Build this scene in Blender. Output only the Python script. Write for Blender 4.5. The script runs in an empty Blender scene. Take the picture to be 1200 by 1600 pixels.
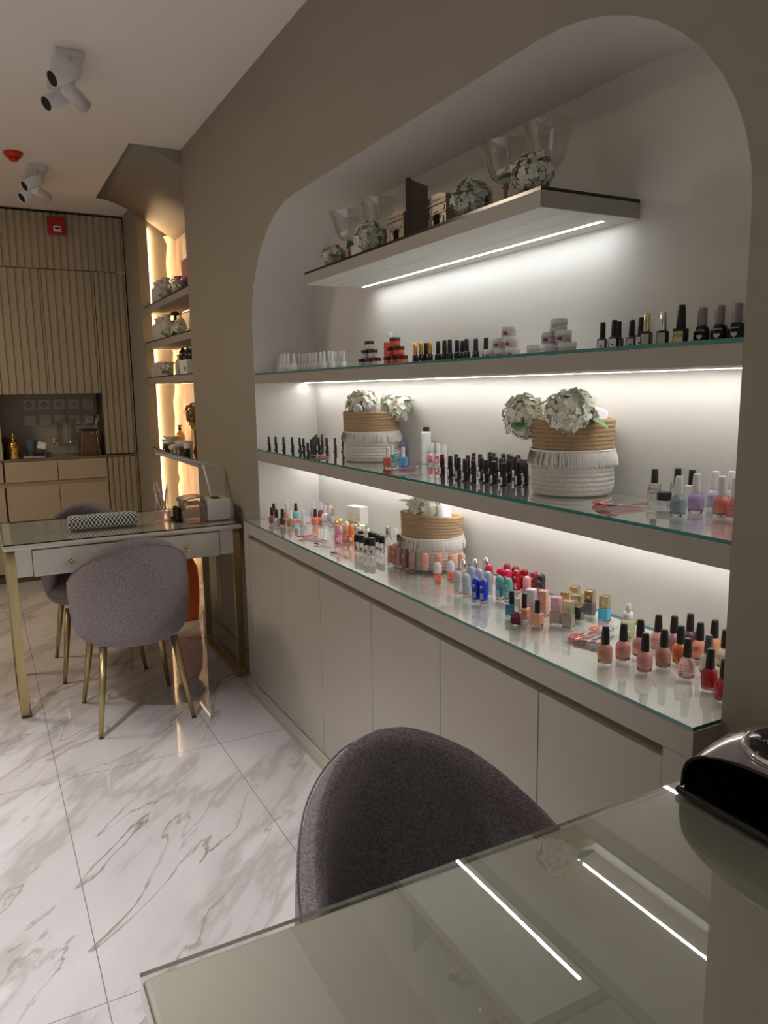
import bpy, bmesh, math, random
from mathutils import Vector, Matrix
SC = bpy.context.scene
COL = SC.collection
PI = math.pi
random.seed(7)

# ---------------------------------------------------------------- camera
cam = bpy.data.objects.new('camera', bpy.data.cameras.new('camera'))
COL.objects.link(cam); SC.camera = cam
YAW, PITCH, ROLL, FPX, EYE = .48644, .161144, .0148155, 1188.9, 1.45
fwd = Vector((math.sin(YAW)*math.cos(PITCH), math.cos(YAW)*math.cos(PITCH), -math.sin(PITCH)))
rgt = Vector((math.cos(YAW), -math.sin(YAW), 0)); dwn = fwd.cross(rgt)
r2 = rgt*math.cos(ROLL) + dwn*math.sin(ROLL); d2 = -rgt*math.sin(ROLL) + dwn*math.cos(ROLL)
cam.matrix_world = Matrix(((r2.x, -d2.x, -fwd.x, 0), (r2.y, -d2.y, -fwd.y, 0), (r2.z, -d2.z, -fwd.z, EYE), (0, 0, 0, 1)))
cam.data.sensor_fit = 'VERTICAL'; cam.data.sensor_height = 36; cam.data.lens = FPX/1600*36
cam.data.clip_start = .02; cam.data.clip_end = 60

# ---------------------------------------------------------------- world, exposure, light strengths
w = bpy.data.worlds.new('world'); SC.world = w; w.use_nodes = True
w.node_tree.nodes['Background'].inputs[0].default_value = (.9, .95, 1, 1)
w.node_tree.nodes['Background'].inputs[1].default_value = .3
SC.view_settings.view_transform = 'Standard'; SC.view_settings.look = 'None'
SC.view_settings.exposure = 0.13; SC.view_settings.gamma = 1.0; SC.view_settings.use_curve_mapping = False
LED_COOL = (1.0, .97, .955)
LED_FLOAT = (.93, .965, 1.0)
LED_WARM = (1.0, .70, .40)
E_FLOAT, E_UPPER, E_MID, E_ALC, E_ALC2 = 35, 56, 43, 52, 9
def area(name, loc, size, power, color, rot):
    l = bpy.data.lights.new(name, 'AREA'); l.shape = 'RECTANGLE'; l.size, l.size_y = size; l.energy = power; l.color = color
    o = bpy.data.objects.new(name, l); COL.objects.link(o); o.location = loc; o.rotation_euler = rot
    return o
area('rear_fill_light', (-.75, -2.1, 1.35), (2.2, 2.2), 3, (.92, .95, 1.0), (PI/2, 0, 0))  # unseen fill panel behind the camera, added for soft ambient light
def fill_spot(name, loc, power, color, deg_):
    l = bpy.data.lights.new(name, 'SPOT'); l.energy = power; l.color = color; l.spot_size = math.radians(deg_); l.spot_blend = .6; l.shadow_soft_size = .05
    o = bpy.data.objects.new(name, l); COL.objects.link(o); o.location = loc
fill_spot('floor_fill_spot', (-.75, 1.9, 2.77), 240, (.99, .97, 1.0), 86)  # added spot out of view; brightens the floor, which bounces onto the ceiling
fill_spot('rear_fill_spot', (-1.1, .3, 2.77), 50, (1.0, .95, .93), 84)  # second added spot, unseen, lifting the floor nearer the camera
area('far_fill_light', (-1.2, 4.6, 2.76), (.5, .5), 28, (1.0, .82, .62), (0, 0, 0))  # warm fill added out of view to lift the far cabinets and ceiling

area('side_fill_light', (-2.12, 2.6, 1.3), (3.0, 1.9), 2.5, (1.0, .95, .86), (PI/2, 0, -PI/2))  # soft fill added before the solid left wall, for pillar and doors

# ---------------------------------------------------------------- materials
MATS = {}
def mat(name, color=(.8, .8, .8), rough=.5, metal=0.0, trans=0.0, ior=1.45, emis=None, estr=0.0, coat=0.0, alpha=1.0, spec=.5):
    if name in MATS: return MATS[name]
    m = bpy.data.materials.new(name); m.use_nodes = True
    b = m.node_tree.nodes['Principled BSDF']
    b.inputs['Base Color'].default_value = (*color, 1); b.inputs['Roughness'].default_value = rough
    b.inputs['Metallic'].default_value = metal; b.inputs['IOR'].default_value = ior
    b.inputs['Transmission Weight'].default_value = trans; b.inputs['Coat Weight'].default_value = coat
    b.inputs['Alpha'].default_value = alpha; b.inputs['Specular IOR Level'].default_value = spec
    if emis: b.inputs['Emission Color'].default_value = (*emis, 1); b.inputs['Emission Strength'].default_value = estr
    MATS[name] = m; return m
def N(m, t, **kw):
    n = m.node_tree.nodes.new(t)
    for k, v in kw.items(): setattr(n, k, v)
    return n
def L(m, a, b): m.node_tree.links.new(a, b)
def P(m): return m.node_tree.nodes['Principled BSDF']
def rampnode(m, stops):
    r = N(m, 'ShaderNodeValToRGB'); cr = r.color_ramp
    while len(cr.elements) < len(stops): cr.elements.new(.5)
    for e, (p, c) in zip(cr.elements, stops): e.position = p; e.color = (*c, 1) if len(c) == 3 else c
    return r
def bump(m, hsock, strength, dist=.001):
    b = N(m, 'ShaderNodeBump'); b.inputs['Strength'].default_value = strength; b.inputs['Distance'].default_value = dist
    L(m, hsock, b.inputs['Height']); L(m, b.outputs[0], P(m).inputs['Normal'])
def noisy(name, c1, c2, rough, scale=(30, 30, 30), nscale=1.0, detail=3, bstr=0, metal=0, coat=0, lo=.35, hi=.65, bdist=.001, coord='Object'):
    if name in MATS: return MATS[name]
    m = mat(name, c1, rough, metal, coat=coat)
    tc = N(m, 'ShaderNodeTexCoord'); mp = N(m, 'ShaderNodeMapping'); mp.inputs['Scale'].default_value = scale
    nz = N(m, 'ShaderNodeTexNoise'); nz.inputs['Scale'].default_value = nscale; nz.inputs['Detail'].default_value = detail
    L(m, tc.outputs[coord], mp.inputs[0]); L(m, mp.outputs[0], nz.inputs['Vector'])
    r = rampnode(m, [(lo, c1), (hi, c2)]); L(m, nz.outputs['Fac'], r.inputs[0]); L(m, r.outputs[0], P(m).inputs['Base Color'])
    if bstr: bump(m, nz.outputs['Fac'], bstr, bdist)
    return m

plaster = noisy('plaster', (.315, .28, .22), (.325, .29, .23), .62, (1, 1, 1), 3.0, 2)
plaster_niche = noisy('niche_paint', (.665, .642, .597), (.675, .652, .607), .55, (1, 1, 1), 3.0, 2)
ceiling_m = noisy('ceiling_paint', (.92, .88, .83), (.925, .885, .835), .75, (1, 1, 1), 2.0, 2)
lacquer_grey = noisy('shelf_lacquer', (.38, .35, .30), (.39, .36, .31), .42, (1, 1, 1), 3, 2)
cab_paint = noisy('cabinet_lacquer', (.46, .43, .37), (.47, .44, .38), .30, (1, 1, 1), 3, 2)
cab_gap_shade = mat('cabinet_gap_shade', (.10, .085, .065), .8)  # carcass coloured dark so the seams between doors read as shaded
dark_gap = mat('dark_gap', (.015, .012, .01), .8)
shelf_top_m = mat('shelf_white_laminate', (.78, .77, .73), .35)
veneer = noisy('pale_wood_veneer', (.74, .725, .69), (.60, .58, .54), .5, (40, 1.6, 1), 1.0, 4, lo=.3, hi=.75)
cream_wood = noisy('cream_fluted_wood', (.40, .335, .235), (.43, .36, .255), .5, (1, 1, 1), 3, 2)
cream_panel = noisy('cream_panel', (.46, .385, .275), (.48, .40, .285), .45, (1, 1, 1), 3, 2)
desk_paint = noisy('desk_white_paint', (.66, .62, .56), (.68, .64, .58), .35, (1, 1, 1), 3, 2)
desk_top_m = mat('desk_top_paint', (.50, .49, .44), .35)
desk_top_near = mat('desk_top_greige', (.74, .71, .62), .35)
brass = noisy('brushed_brass', (.50, .40, .20), (.56, .45, .235), .36, (60, 60, 4), 1, 2, metal=1.0)
gold = mat('polished_gold', (.85, .55, .16), .12, 1.0)
palegold = mat('pale_gold', (.72, .60, .36), .2, 1.0)
silver = mat('silver_metal', (.78, .77, .76), .16, 1.0)
chrome = mat('chrome', (.9, .9, .92), .05, 1.0)
led_f = mat('led_strip_floating', (1, 1, 1), .5, emis=LED_FLOAT, estr=E_FLOAT)
led_u = mat('led_strip_upper', (1, 1, 1), .5, emis=LED_COOL, estr=E_UPPER)
led_m = mat('led_strip_middle', (1, 1, 1), .5, emis=LED_COOL, estr=E_MID)
led_a = mat('led_strip_warm', (1, .9, .7), .5, emis=LED_WARM, estr=E_ALC)
led_a2 = mat('led_strip_warm_shelf', (1, .9, .7), .5, emis=LED_WARM, estr=E_ALC2)
black_gloss = mat('black_gloss_plastic', (.012, .012, .013), .12)
black_cap_m = mat('black_cap_plastic', (.018, .017, .017), .32)
white_plastic = mat('white_plastic', (.78, .78, .79), .35)
white_soft = mat('white_ceramic', (.72, .69, .65), .4)
white_paper = mat('white_paper', (.85, .84, .82), .6)
clear = mat('clear_glass', (.96, .97, .97), .02, trans=1.0, ior=1.45)
smoke = mat('smoky_acrylic', (.62, .54, .52), .08, trans=.85, ior=1.2)

def glass_sheet_mat(name, tint, refl=1.0):
    # clear sheet: see-through head on, mirror-like at grazing angles (Schlick), same from both sides
    m = bpy.data.materials.new(name); m.use_nodes = True; nt = m.node_tree; nt.nodes.clear()
    o = nt.nodes.new('ShaderNodeOutputMaterial'); t = nt.nodes.new('ShaderNodeBsdfTransparent'); g = nt.nodes.new('ShaderNodeBsdfGlossy')
    t.inputs[0].default_value = (*tint, 1); g.inputs['Roughness'].default_value = .012; g.inputs[0].default_value = (1, 1, 1, 1)
    f = nt.nodes.new('ShaderNodeLayerWeight'); f.inputs[0].default_value = .5
    pw = nt.nodes.new('ShaderNodeMath'); pw.operation = 'POWER'; pw.inputs[1].default_value = 5
    ma = nt.nodes.new('ShaderNodeMath'); ma.operation = 'MULTIPLY_ADD'; ma.inputs[1].default_value = .96*refl; ma.inputs[2].default_value = .04*refl; ma.use_clamp = True
    x = nt.nodes.new('ShaderNodeMixShader')
    nt.links.new(f.outputs['Facing'], pw.inputs[0]); nt.links.new(pw.outputs[0], ma.inputs[0]); nt.links.new(ma.outputs[0], x.inputs[0]); nt.links.new(t.outputs[0], x.inputs[1]); nt.links.new(g.outputs[0], x.inputs[2]); nt.links.new(x.outputs[0], o.inputs[0])
    MATS[name] = m; return m
sheet = glass_sheet_mat('sheet_glass', (.95, .975, .955), 1.7)
goblet_glass = glass_sheet_mat('goblet_glass', (.86, .85, .83), 3.2)
thinglass = glass_sheet_mat('thin_glass', (.93, .93, .92), 1.0)
desk_glass = glass_sheet_mat('desk_glass', (.93, .955, .925), 5.0)
far_glass = glass_sheet_mat('far_desk_glass', (.93, .955, .925), 1.1)
underglass = glass_sheet_mat('glass_underside', (1, 1, 1), .0)
glass_edge = mat('green_glass_edge', (.03, .20, .17), .12, coat=.5)
glass_edge_dark = mat('dark_glass_edge', (.012, .02, .018), .15)
glass_edge_pale = mat('pale_glass_edge', (.42, .47, .42), .12)

def marble_floor():
    m = mat('marble_floor', (.8, .78, .77), .035, coat=.0, spec=.6)
    tc = N(m, 'ShaderNodeTexCoord')
    mp = N(m, 'ShaderNodeMapping'); mp.vector_type = 'TEXTURE'; mp.inputs['Rotation'].default_value = (0, 0, math.radians(50)); mp.inputs['Scale'].default_value = (1.7, .46, 1)
    L(m, tc.outputs['Object'], mp.inputs[0])
    # warp
    nw = N(m, 'ShaderNodeTexNoise'); nw.inputs['Scale'].default_value = 2.2; nw.inputs['Detail'].default_value = 5
    L(m, mp.outputs[0], nw.inputs['Vector'])
    mx = N(m, 'ShaderNodeMix', data_type='VECTOR'); mx.inputs['Factor'].default_value = .16
    L(m, mp.outputs[0], mx.inputs['A']); L(m, nw.outputs['Color'], mx.inputs['B'])
    n1 = N(m, 'ShaderNodeTexNoise'); n1.inputs['Scale'].default_value = 1.5; n1.inputs['Detail'].default_value = 6; n1.inputs['Roughness'].default_value = .55
    L(m, mx.outputs['Result'], n1.inputs['Vector'])
    cloud = rampnode(m, [(.38, (0, 0, 0)), (.48, (.22, .22, .22)), (.525, (.85, .85, .85)), (.55, (.45, .45, .45)), (.66, (.30, .30, .30)), (.75, (0, 0, 0))])
    L(m, n1.outputs['Fac'], cloud.inputs[0])
    n2 = N(m, 'ShaderNodeTexNoise'); n2.inputs['Scale'].default_value = 2.6; n2.inputs['Detail'].default_value = 7; n2.inputs['Distortion'].default_value = .5
    L(m, mx.outputs['Result'], n2.inputs['Vector'])
    vein = rampnode(m, [(.478, (0, 0, 0)), (.496, (1, 1, 1)), (.503, (0, 0, 0)), (1, (0, 0, 0))])
    L(m, n2.outputs['Fac'], vein.inputs[0])
    n3 = N(m, 'ShaderNodeTexNoise'); n3.inputs['Scale'].default_value = 1.4
    L(m, mp.outputs[0], n3.inputs['Vector'])
    mk = rampnode(m, [(.42, (0, 0, 0)), (.6, (1, 1, 1))]); L(m, n3.outputs['Fac'], mk.inputs[0])
    vm = N(m, 'ShaderNodeMath', operation='MULTIPLY'); L(m, vein.outputs[0], vm.inputs[0]); L(m, mk.outputs[0], vm.inputs[1])
    c1 = N(m, 'ShaderNodeMix', data_type='RGBA'); c1.inputs['A'].default_value = (.71, .69, .70, 1); c1.inputs['B'].default_value = (.43, .40, .385, 1)
    L(m, cloud.outputs[0], c1.inputs['Factor'])
    c2 = N(m, 'ShaderNodeMix', data_type='RGBA'); c2.inputs['B'].default_value = (.27, .225, .185, 1)
    L(m, vm.outputs[0], c2.inputs['Factor']); L(m, c1.outputs['Result'], c2.inputs['A'])
    # seams between large tiles
    sep = N(m, 'ShaderNodeSeparateXYZ'); L(m, tc.outputs['Object'], sep.inputs[0])
    fac = []
    for ax, off, pitch in (('X', .154, .621), ('Y', 1.752, 1.203)):
        a = N(m, 'ShaderNodeMath', operation='SUBTRACT'); L(m, sep.outputs[ax], a.inputs[0]); a.inputs[1].default_value = off - 40*pitch
        b = N(m, 'ShaderNodeMath', operation='DIVIDE'); L(m, a.outputs[0], b.inputs[0]); b.inputs[1].default_value = pitch
        f = N(m, 'ShaderNodeMath', operation='FRACT'); L(m, b.outputs[0], f.inputs[0])
        g = N(m, 'ShaderNodeMath', operation='PINGPONG'); L(m, f.outputs[0], g.inputs[0]); g.inputs[1].default_value = .5
        h = N(m, 'ShaderNodeMath', operation='LESS_THAN'); L(m, g.outputs[0], h.inputs[0]); h.inputs[1].default_value = .0013/pitch
        fac.append(h)
    mxm = N(m, 'ShaderNodeMath', operation='MAXIMUM'); L(m, fac[0].outputs[0], mxm.inputs[0]); L(m, fac[1].outputs[0], mxm.inputs[1])
    c3 = N(m, 'ShaderNodeMix', data_type='RGBA'); c3.inputs['B'].default_value = (.22, .20, .19, 1)
    L(m, mxm.outputs[0], c3.inputs['Factor']); L(m, c2.outputs['Result'], c3.inputs['A']); L(m, c3.outputs['Result'], P(m).inputs['Base Color'])
    return m
def fabric_mat():
    m = mat('mauve_grey_fabric', (.25, .215, .23), .95)
    tc = N(m, 'ShaderNodeTexCoord')
    outs = []
    for sc in ((620, 620, 130), (130, 130, 620)):
        mp = N(m, 'ShaderNodeMapping'); mp.inputs['Scale'].default_value = sc; L(m, tc.outputs['Object'], mp.inputs[0])
        nz = N(m, 'ShaderNodeTexNoise'); nz.inputs['Scale'].default_value = 1; nz.inputs['Detail'].default_value = 1; L(m, mp.outputs[0], nz.inputs['Vector']); outs.append(nz)
    ad = N(m, 'ShaderNodeMath', operation='ADD'); L(m, outs[0].outputs['Fac'], ad.inputs[0]); L(m, outs[1].outputs['Fac'], ad.inputs[1])
    hf = N(m, 'ShaderNodeMath', operation='MULTIPLY'); hf.inputs[1].default_value = .5; L(m, ad.outputs[0], hf.inputs[0])
    r = rampnode(m, [(.40, (.15, .125, .13)), (.60, (.32, .275, .29))]); L(m, hf.outputs[0], r.inputs[0]); L(m, r.outputs[0], P(m).inputs['Base Color'])
    P(m).inputs['Sheen Weight'].default_value = .12; P(m).inputs['Sheen Roughness'].default_value = .5
    bump(m, hf.outputs[0], .5, .001)
    return m
def houndstooth_mat():
    m = mat('houndstooth_cloth', (.8, .8, .8), .85)
    tc = N(m, 'ShaderNodeTexCoord'); mp = N(m, 'ShaderNodeMapping'); mp.inputs['Scale'].default_value = (110, 110, 110)
    mp.inputs['Rotation'].default_value = (0, 0, 0)
    ck = N(m, 'ShaderNodeTexChecker'); ck.inputs['Scale'].default_value = 1; ck.inputs['Color1'].default_value = (.75, .74, .74, 1); ck.inputs['Color2'].default_value = (.03, .03, .04, 1)
    L(m, tc.outputs['UV'], mp.inputs[0]); L(m, mp.outputs[0], ck.inputs['Vector']); L(m, ck.outputs['Color'], P(m).inputs['Base Color'])
    return m
def stone_mat():
    m = noisy('pink_beige_marble', (.55, .42, .32), (.30, .20, .14), .35, (6, 6, 1.5), 1.6, 7, lo=.42, hi=.68)
    return m
floor_m = marble_floor(); fabric = fabric_mat(); hound = houndstooth_mat(); stone = stone_mat()
onyx = noisy('rough_light_stone', (.80, .66, .52), (.62, .46, .34), .6, (12, 12, 4), 1.5, 6, bstr=.6, bdist=.01)
rope_tan = noisy('tan_jute_rope', (.45, .315, .185), (.33, .22, .12), .9, (420, 420, 160), 1, 2, bstr=.5, bdist=.002)
rope_cream = noisy('cream_cotton_rope', (.72, .69, .64), (.56, .53, .485), .9, (420, 420, 160), 1, 2, bstr=.5, bdist=.002)
fringe_m = mat('cream_fringe', (.84, .80, .74), .9)
towel_m = noisy('white_terry', (.88, .88, .89), (.78, .78, .80), .95, (300, 300, 300), 1, 2, bstr=.5, bdist=.002)
petal_m = noisy('cream_petal', (.88, .87, .76), (.74, .78, .52), .6, (30, 30, 30), 1, 2, lo=.45, hi=.75)
petal_dark = noisy('ivory_petal', (.66, .63, .53), (.48, .47, .35), .6, (30, 30, 30), 1, 2, lo=.45, hi=.75)
leaf_m = noisy('green_leaf', (.10, .22, .08), (.22, .36, .14), .45, (40, 40, 40), 1, 2)
leaf_dark = noisy('dark_green_leaf', (.03, .09, .05), (.06, .14, .08), .4, (40, 40, 40), 1, 2)

# ---------------------------------------------------------------- mesh helpers
class MB:
    def __init__(s): s.bm = bmesh.new(); s.mats = []; s.uv = None
    def _mi(s, m):
        if m is None: return 0
        if m not in s.mats: s.mats.append(m)
        return s.mats.index(m)
    def quad(s, vs, m=None, smooth=False):
        f = s.bm.faces.new([s.bm.verts.new(v) for v in vs]); f.material_index = s._mi(m); f.smooth = smooth; return f
    def box(s, x0, x1, y0, y1, z0, z1, m=None, bev=0, seg=2, top=None, rot=None, at=None):
        r = bmesh.ops.create_cube(s.bm, size=1); vs = r['verts']
        for v in vs: v.co = Vector(((x0+x1)/2+v.co.x*(x1-x0), (y0+y1)/2+v.co.y*(y1-y0), (z0+z1)/2+v.co.z*(z1-z0)))
        fs = list({f for v in vs for f in v.link_faces}); mi = s._mi(m)
        for f in fs: f.material_index = mi
        if bev:
            es = list({e for v in vs for e in v.link_edges})
            r = bmesh.ops.bevel(s.bm, geom=es, offset=bev, segments=seg, profile=.5, affect='EDGES')
            fs = list({f for f in fs if f.is_valid} | set(r['faces'])); vs = list({v for f in fs for v in f.verts})
            for f in fs: f.material_index = mi; f.smooth = True
        if top is not None:
            ti = s._mi(top)
            for f in fs:
                f.normal_update()
                if f.normal.z > .9: f.material_index = ti
                elif f.normal.z < -.9: f.material_index = s._mi(MATS['glass_underside'])
        if rot is not None:
            M = Matrix.Translation(at or (0, 0, 0)) @ rot
            for v in vs: v.co = M @ v.co
        return vs
    def lathe(s, prof, m=None, c=(0, 0, 0), seg=20, sx=1, sy=1, smooth=True, capb=True, capt=True, M=None, lobes=0, lob=0):
        rings = []; mi = s._mi(m)
        for r, z in prof:
            ring = []
            for i in range(seg):
                a = 2*PI*i/seg; q = r*(1+(lob*math.cos(lobes*a) if lobes else 0))
                p = Vector((c[0]+q*math.cos(a)*sx, c[1]+q*math.sin(a)*sy, c[2]+z))
                ring.append(s.bm.verts.new(M @ p if M else p))
            rings.append(ring)
        for a, b in zip(rings, rings[1:]):
            for i in range(seg):
                f = s.bm.faces.new((a[i], a[(i+1) % seg], b[(i+1) % seg], b[i])); f.smooth = smooth; f.material_index = mi
        if capb: f = s.bm.faces.new(rings[0][::-1]); f.material_index = mi
        if capt: f = s.bm.faces.new(rings[-1]); f.material_index = mi
        return rings
    def tube(s, pts, r, m=None, seg=8, closed=False, caps=True):
        pts = [Vector(p) for p in pts]; n = len(pts); rs = r if isinstance(r, (list, tuple)) else [r]*n
        mi = s._mi(m); rings = []; up = Vector((0, 0, 1))
        for i, p in enumerate(pts):
            if closed: t = pts[(i+1) % n]-pts[i-1]
            else: t = pts[min(i+1, n-1)]-pts[max(i-1, 0)]
            t.normalize()
            if abs(t.dot(up)) > .95: up = Vector((1, 0, 0)) if abs(t.x) < .9 else Vector((0, 1, 0))
            a = t.cross(up).normalized(); b = a.cross(t).normalized(); up = b
            rings.append([s.bm.verts.new(p + a*rs[i]*math.cos(2*PI*k/seg) + b*rs[i]*math.sin(2*PI*k/seg)) for k in range(seg)])
        rr = rings + ([rings[0]] if closed else [])
        for a, b in zip(rr, rr[1:]):
            for k in range(seg):
                f = s.bm.faces.new((a[k], a[(k+1) % seg], b[(k+1) % seg], b[k])); f.smooth = True; f.material_index = mi
        if caps and not closed:
            for rg in (rings[0][::-1], rings[-1]):
                f = s.bm.faces.new(rg); f.material_index = mi
    def prism(s, pts, axis, a0, a1, m=None, smooth=False):
        # pts: 2D outline in the other two axes, extruded along axis
        def mk(p, a): return Vector((a, p[0], p[1])) if axis == 0 else (Vector((p[0], a, p[1])) if axis == 1 else Vector((p[0], p[1], a)))
        mi = s._mi(m)
        A = [s.bm.verts.new(mk(p, a0)) for p in pts]; B = [s.bm.verts.new(mk(p, a1)) for p in pts]; n = len(pts)
        for i in range(n):
            f = s.bm.faces.new((A[i], A[(i+1) % n], B[(i+1) % n], B[i])); f.material_index = mi; f.smooth = smooth
        for q in (A[::-1], B): f = s.bm.faces.new(q); f.material_index = mi
    def ball(s, c, r, m=None, sub=2, scale=(1, 1, 1)):
        q = bmesh.ops.create_icosphere(s.bm, subdivisions=sub, radius=1); mi = s._mi(m)
        for v in q['verts']: v.co = Vector((c[0]+v.co.x*r*scale[0], c[1]+v.co.y*r*scale[1], c[2]+v.co.z*r*scale[2]))
        for f in {f for v in q['verts'] for f in v.link_faces}: f.smooth = True; f.material_index = mi
    def patch(s, r, a0, a1, z0, z1, m=None, seg=6):
        # a curved label on a cylinder of radius r; angle 0 faces local -Y
        mi = s._mi(m); c = []
        for i in range(seg+1):
            a = a0+(a1-a0)*i/seg
            c.append([s.bm.verts.new((q*math.sin(a), -q*math.cos(a), z)) for q, z in ((r, z0), (r, z1), (r-.0012, z1), (r-.0012, z0))])
        for a, b in zip(c, c[1:]):
            for k in range(4):
                f = s.bm.faces.new((a[k], b[k], b[(k+1) % 4], a[(k+1) % 4])); f.material_index = mi; f.smooth = k == 0
    def mesh(s, name, m=None):
        bmesh.ops.recalc_face_normals(s.bm, faces=s.bm.faces)
        me = bpy.data.meshes.new(name); s.bm.to_mesh(me); s.bm.free()
        for q in (s.mats or ([m] if m else [])): me.materials.append(q)
        return me
    def build(s, name, m=None, parent=None, loc=None):
        return link(name, s.mesh(name, m), parent, loc)
def link(name, me, parent=None, loc=None):
    o = bpy.data.objects.new(name, me); COL.objects.link(o)
    if parent: o.parent = parent
    if loc is not None: o.location = loc
    return o
def tag(o, label=None, cat=None, group=None, kind=None):
    if label: o['label'] = label
    if cat: o['category'] = cat
    if group: o['group'] = group
    if kind: o['kind'] = kind
    return o
def thing(name, label, cat, loc=(0, 0, 0), rz=0, group=None):
    o = bpy.data.objects.new(name, None); COL.objects.link(o); o.location = loc; o.rotation_euler = (0, 0, rz); o.empty_display_size = .05
    return tag(o, label, cat, group)
def bx(name, dims, m, parent=None, bev=0, top=None):
    b = MB(); b.box(*dims, m, bev, top=top); return b.build(name, m, parent)
def struct(o): o['kind'] = 'structure'; return o
TXT = {}
def text_mesh(s, size, wrap=None, ext=.0001):
    key = (s, size, wrap)
    if key in TXT: return TXT[key]
    cu = bpy.data.curves.new('lettering', 'FONT'); cu.body = s; cu.size = size; cu.align_x = 'CENTER'; cu.align_y = 'CENTER'; cu.extrude = ext
    cu.resolution_u = 2
    o = bpy.data.objects.new('tmp', cu); COL.objects.link(o)
    dg = bpy.context.evaluated_depsgraph_get(); me = bpy.data.meshes.new_from_object(o.evaluated_get(dg)); bpy.data.objects.remove(o)
    me.materials.clear()
    for v in me.vertices:
        x, y, z = v.co
        if wrap: a = x/wrap; v.co = ((wrap+z)*math.sin(a), -(wrap+z)*math.cos(a), y)
        else: v.co = (x, -z, y)
    TXT[key] = me; return me
def lettering(s, size, m, parent, loc=(0, 0, 0), wrap=None):
    me = text_mesh(s, size, wrap).copy(); me.materials.append(m)
    return link('lettering', me, parent, loc)
ORD = ['first', 'second', 'third', 'fourth', 'fifth', 'sixth', 'seventh', 'eighth', 'ninth', 'tenth', 'eleventh', 'twelfth', 'thirteenth', 'fourteenth', 'fifteenth', 'sixteenth', 'seventeenth', 'eighteenth', 'nineteenth', 'twentieth', 'twenty-first', 'twenty-second', 'twenty-third', 'twenty-fourth', 'twenty-fifth', 'twenty-sixth', 'twenty-seventh', 'twenty-eighth', 'twenty-ninth', 'thirtieth']
NUM = ['zero', 'one', 'two', 'three', 'four', 'five', 'six', 'seven', 'eight', 'nine', 'ten']
def face_rz(x, y, off=0): return -math.atan2(x, y)+off

# ================================================================ the setting
XW, XB, ZC = 1.144, 1.45, 2.79
YL, YR = 3.42, .867
ZCAB, ZMID, ZUP, ZFL = .848, 1.178, 1.526, 1.888
b = MB(); b.box(-2.2, 1.7, -2.3, 6.9, -.05, 0); struct(b.build('floor', floor_m))
b = MB(); b.box(-2.2, 1.7, -2.3, 6.9, ZC, ZC+.05); struct(b.build('ceiling', ceiling_m))
bx_ = lambda n, d, m: struct(bx(n, d, m))
bx_('wall_left', (-2.25, -2.2, -2.3, 6.9, 0, ZC), plaster)
# the wall behind the camera has a wide glazed shopfront opening: piers beside it and a lintel above
b = MB(); b.box(-2.2, -1.95, -2.3, -2.22, 0, ZC); b.box(.45, 1.7, -2.3, -2.22, 0, ZC); b.box(-1.95, .45, -2.3, -2.22, 2.5, ZC); struct(b.build('wall_back', plaster))
b = MB(); b.box(-1.95, .45, -2.3, -2.25, 2.45, 2.5); b.box(-1.95, .45, -2.3, -2.25, 0, .06); b.box(-1.95, -1.9, -2.3, -2.25, 0, 2.5); b.box(.4, .45, -2.3, -2.25, 0, 2.5); b.box(-.78, -.73, -2.3, -2.25, 0, 2.5); struct(b.build('window_1', silver))

# right wall with the arched display niche
A, Bz, ZS = .55, .45, 1.738
arch = [(YL, 0)] + [(YL, ZS)]
for i in range(1, 13):
    t = PI/2*i/12; arch.append((YL-A+A*math.cos(t), ZS+Bz*math.sin(t)))
for i in range(0, 13):
    t = PI/2+PI/2*i/12; arch.append((YR+A+A*math.cos(t), ZS+Bz*math.sin(t)))
arch.append((YR, 0))
b = MB()
def wq(p, q, r, s_, m=plaster, sm=False): b.quad((p, q, r, s_), m, sm)
wq((XW, YL, 0), (XW, 4.54, 0), (XW, 4.54, ZC), (XW, YL, ZC))
wq((XW, -2.22, 0), (XW, YR, 0), (XW, YR, ZC), (XW, -2.22, ZC))
for (y0, z0), (y1, z1) in zip(arch[1:], arch[2:-1]):
    if abs(y0-y1) > 1e-6: wq((XW, y0, z0), (XW, y1, z1), (XW, y1, ZC), (XW, y0, ZC))
wq((XW, YL, ZS), (XW, YL, ZC), (XW, YL-.0001, ZC), (XW, YL-.0001, ZS))
# reveal
prev = None; vv = []
for (y, z) in arch: vv.append((b.bm.verts.new((XW, y, z)), b.bm.verts.new((XB, y, z))))
for (a0, a1), (c0, c1) in zip(vv, vv[1:]):
    f = b.bm.faces.new((a0, c0, c1, a1)); f.material_index = b._mi(plaster_niche); f.smooth = True
# back
f = b.bm.faces.new([b.bm.verts.new((XB, y, z)) for y, z in arch]); f.material_index = b._mi(plaster_niche)
# return at the pillar end and the wall mass behind it
wq((XW, 4.54, 0), (1.45, 4.54, 0), (1.45, 4.54, ZC), (XW, 4.54, ZC))
struct(b.build('wall_right'))
bx_('baseboard_right', (XW-.014, XW+.004, 3.47, 4.555, 0, .115), plaster)
# far alcove: dropped curved cove, side pilaster, marble back
cove = [(.865, 2.79), (.932, 2.783), (1.0, 2.764), (1.068, 2.737), (1.141, 2.702), (1.204, 2.664), (1.27, 2.622), (1.331, 2.583), (1.40, 2.545)]
b = MB(); b.prism(cove+[(1.40, 2.79)], 1, 4.545, 5.87, plaster)
for f in b.bm.faces:
    if len(f.verts) == 4: f.smooth = True
o = b.build('trim_1'); struct(o)
b = MB(); b.box(1.13, 1.20, 5.87, 6.42, 0, ZC); b.box(1.20, 1.45, 5.95, 6.42, 0, ZC); struct(b.build('wall_far', plaster))
b = MB(); b.box(1.40, 1.45, 4.54, 5.95, 0, 2.56); struct(b.build('wall_alcove', stone))
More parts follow.
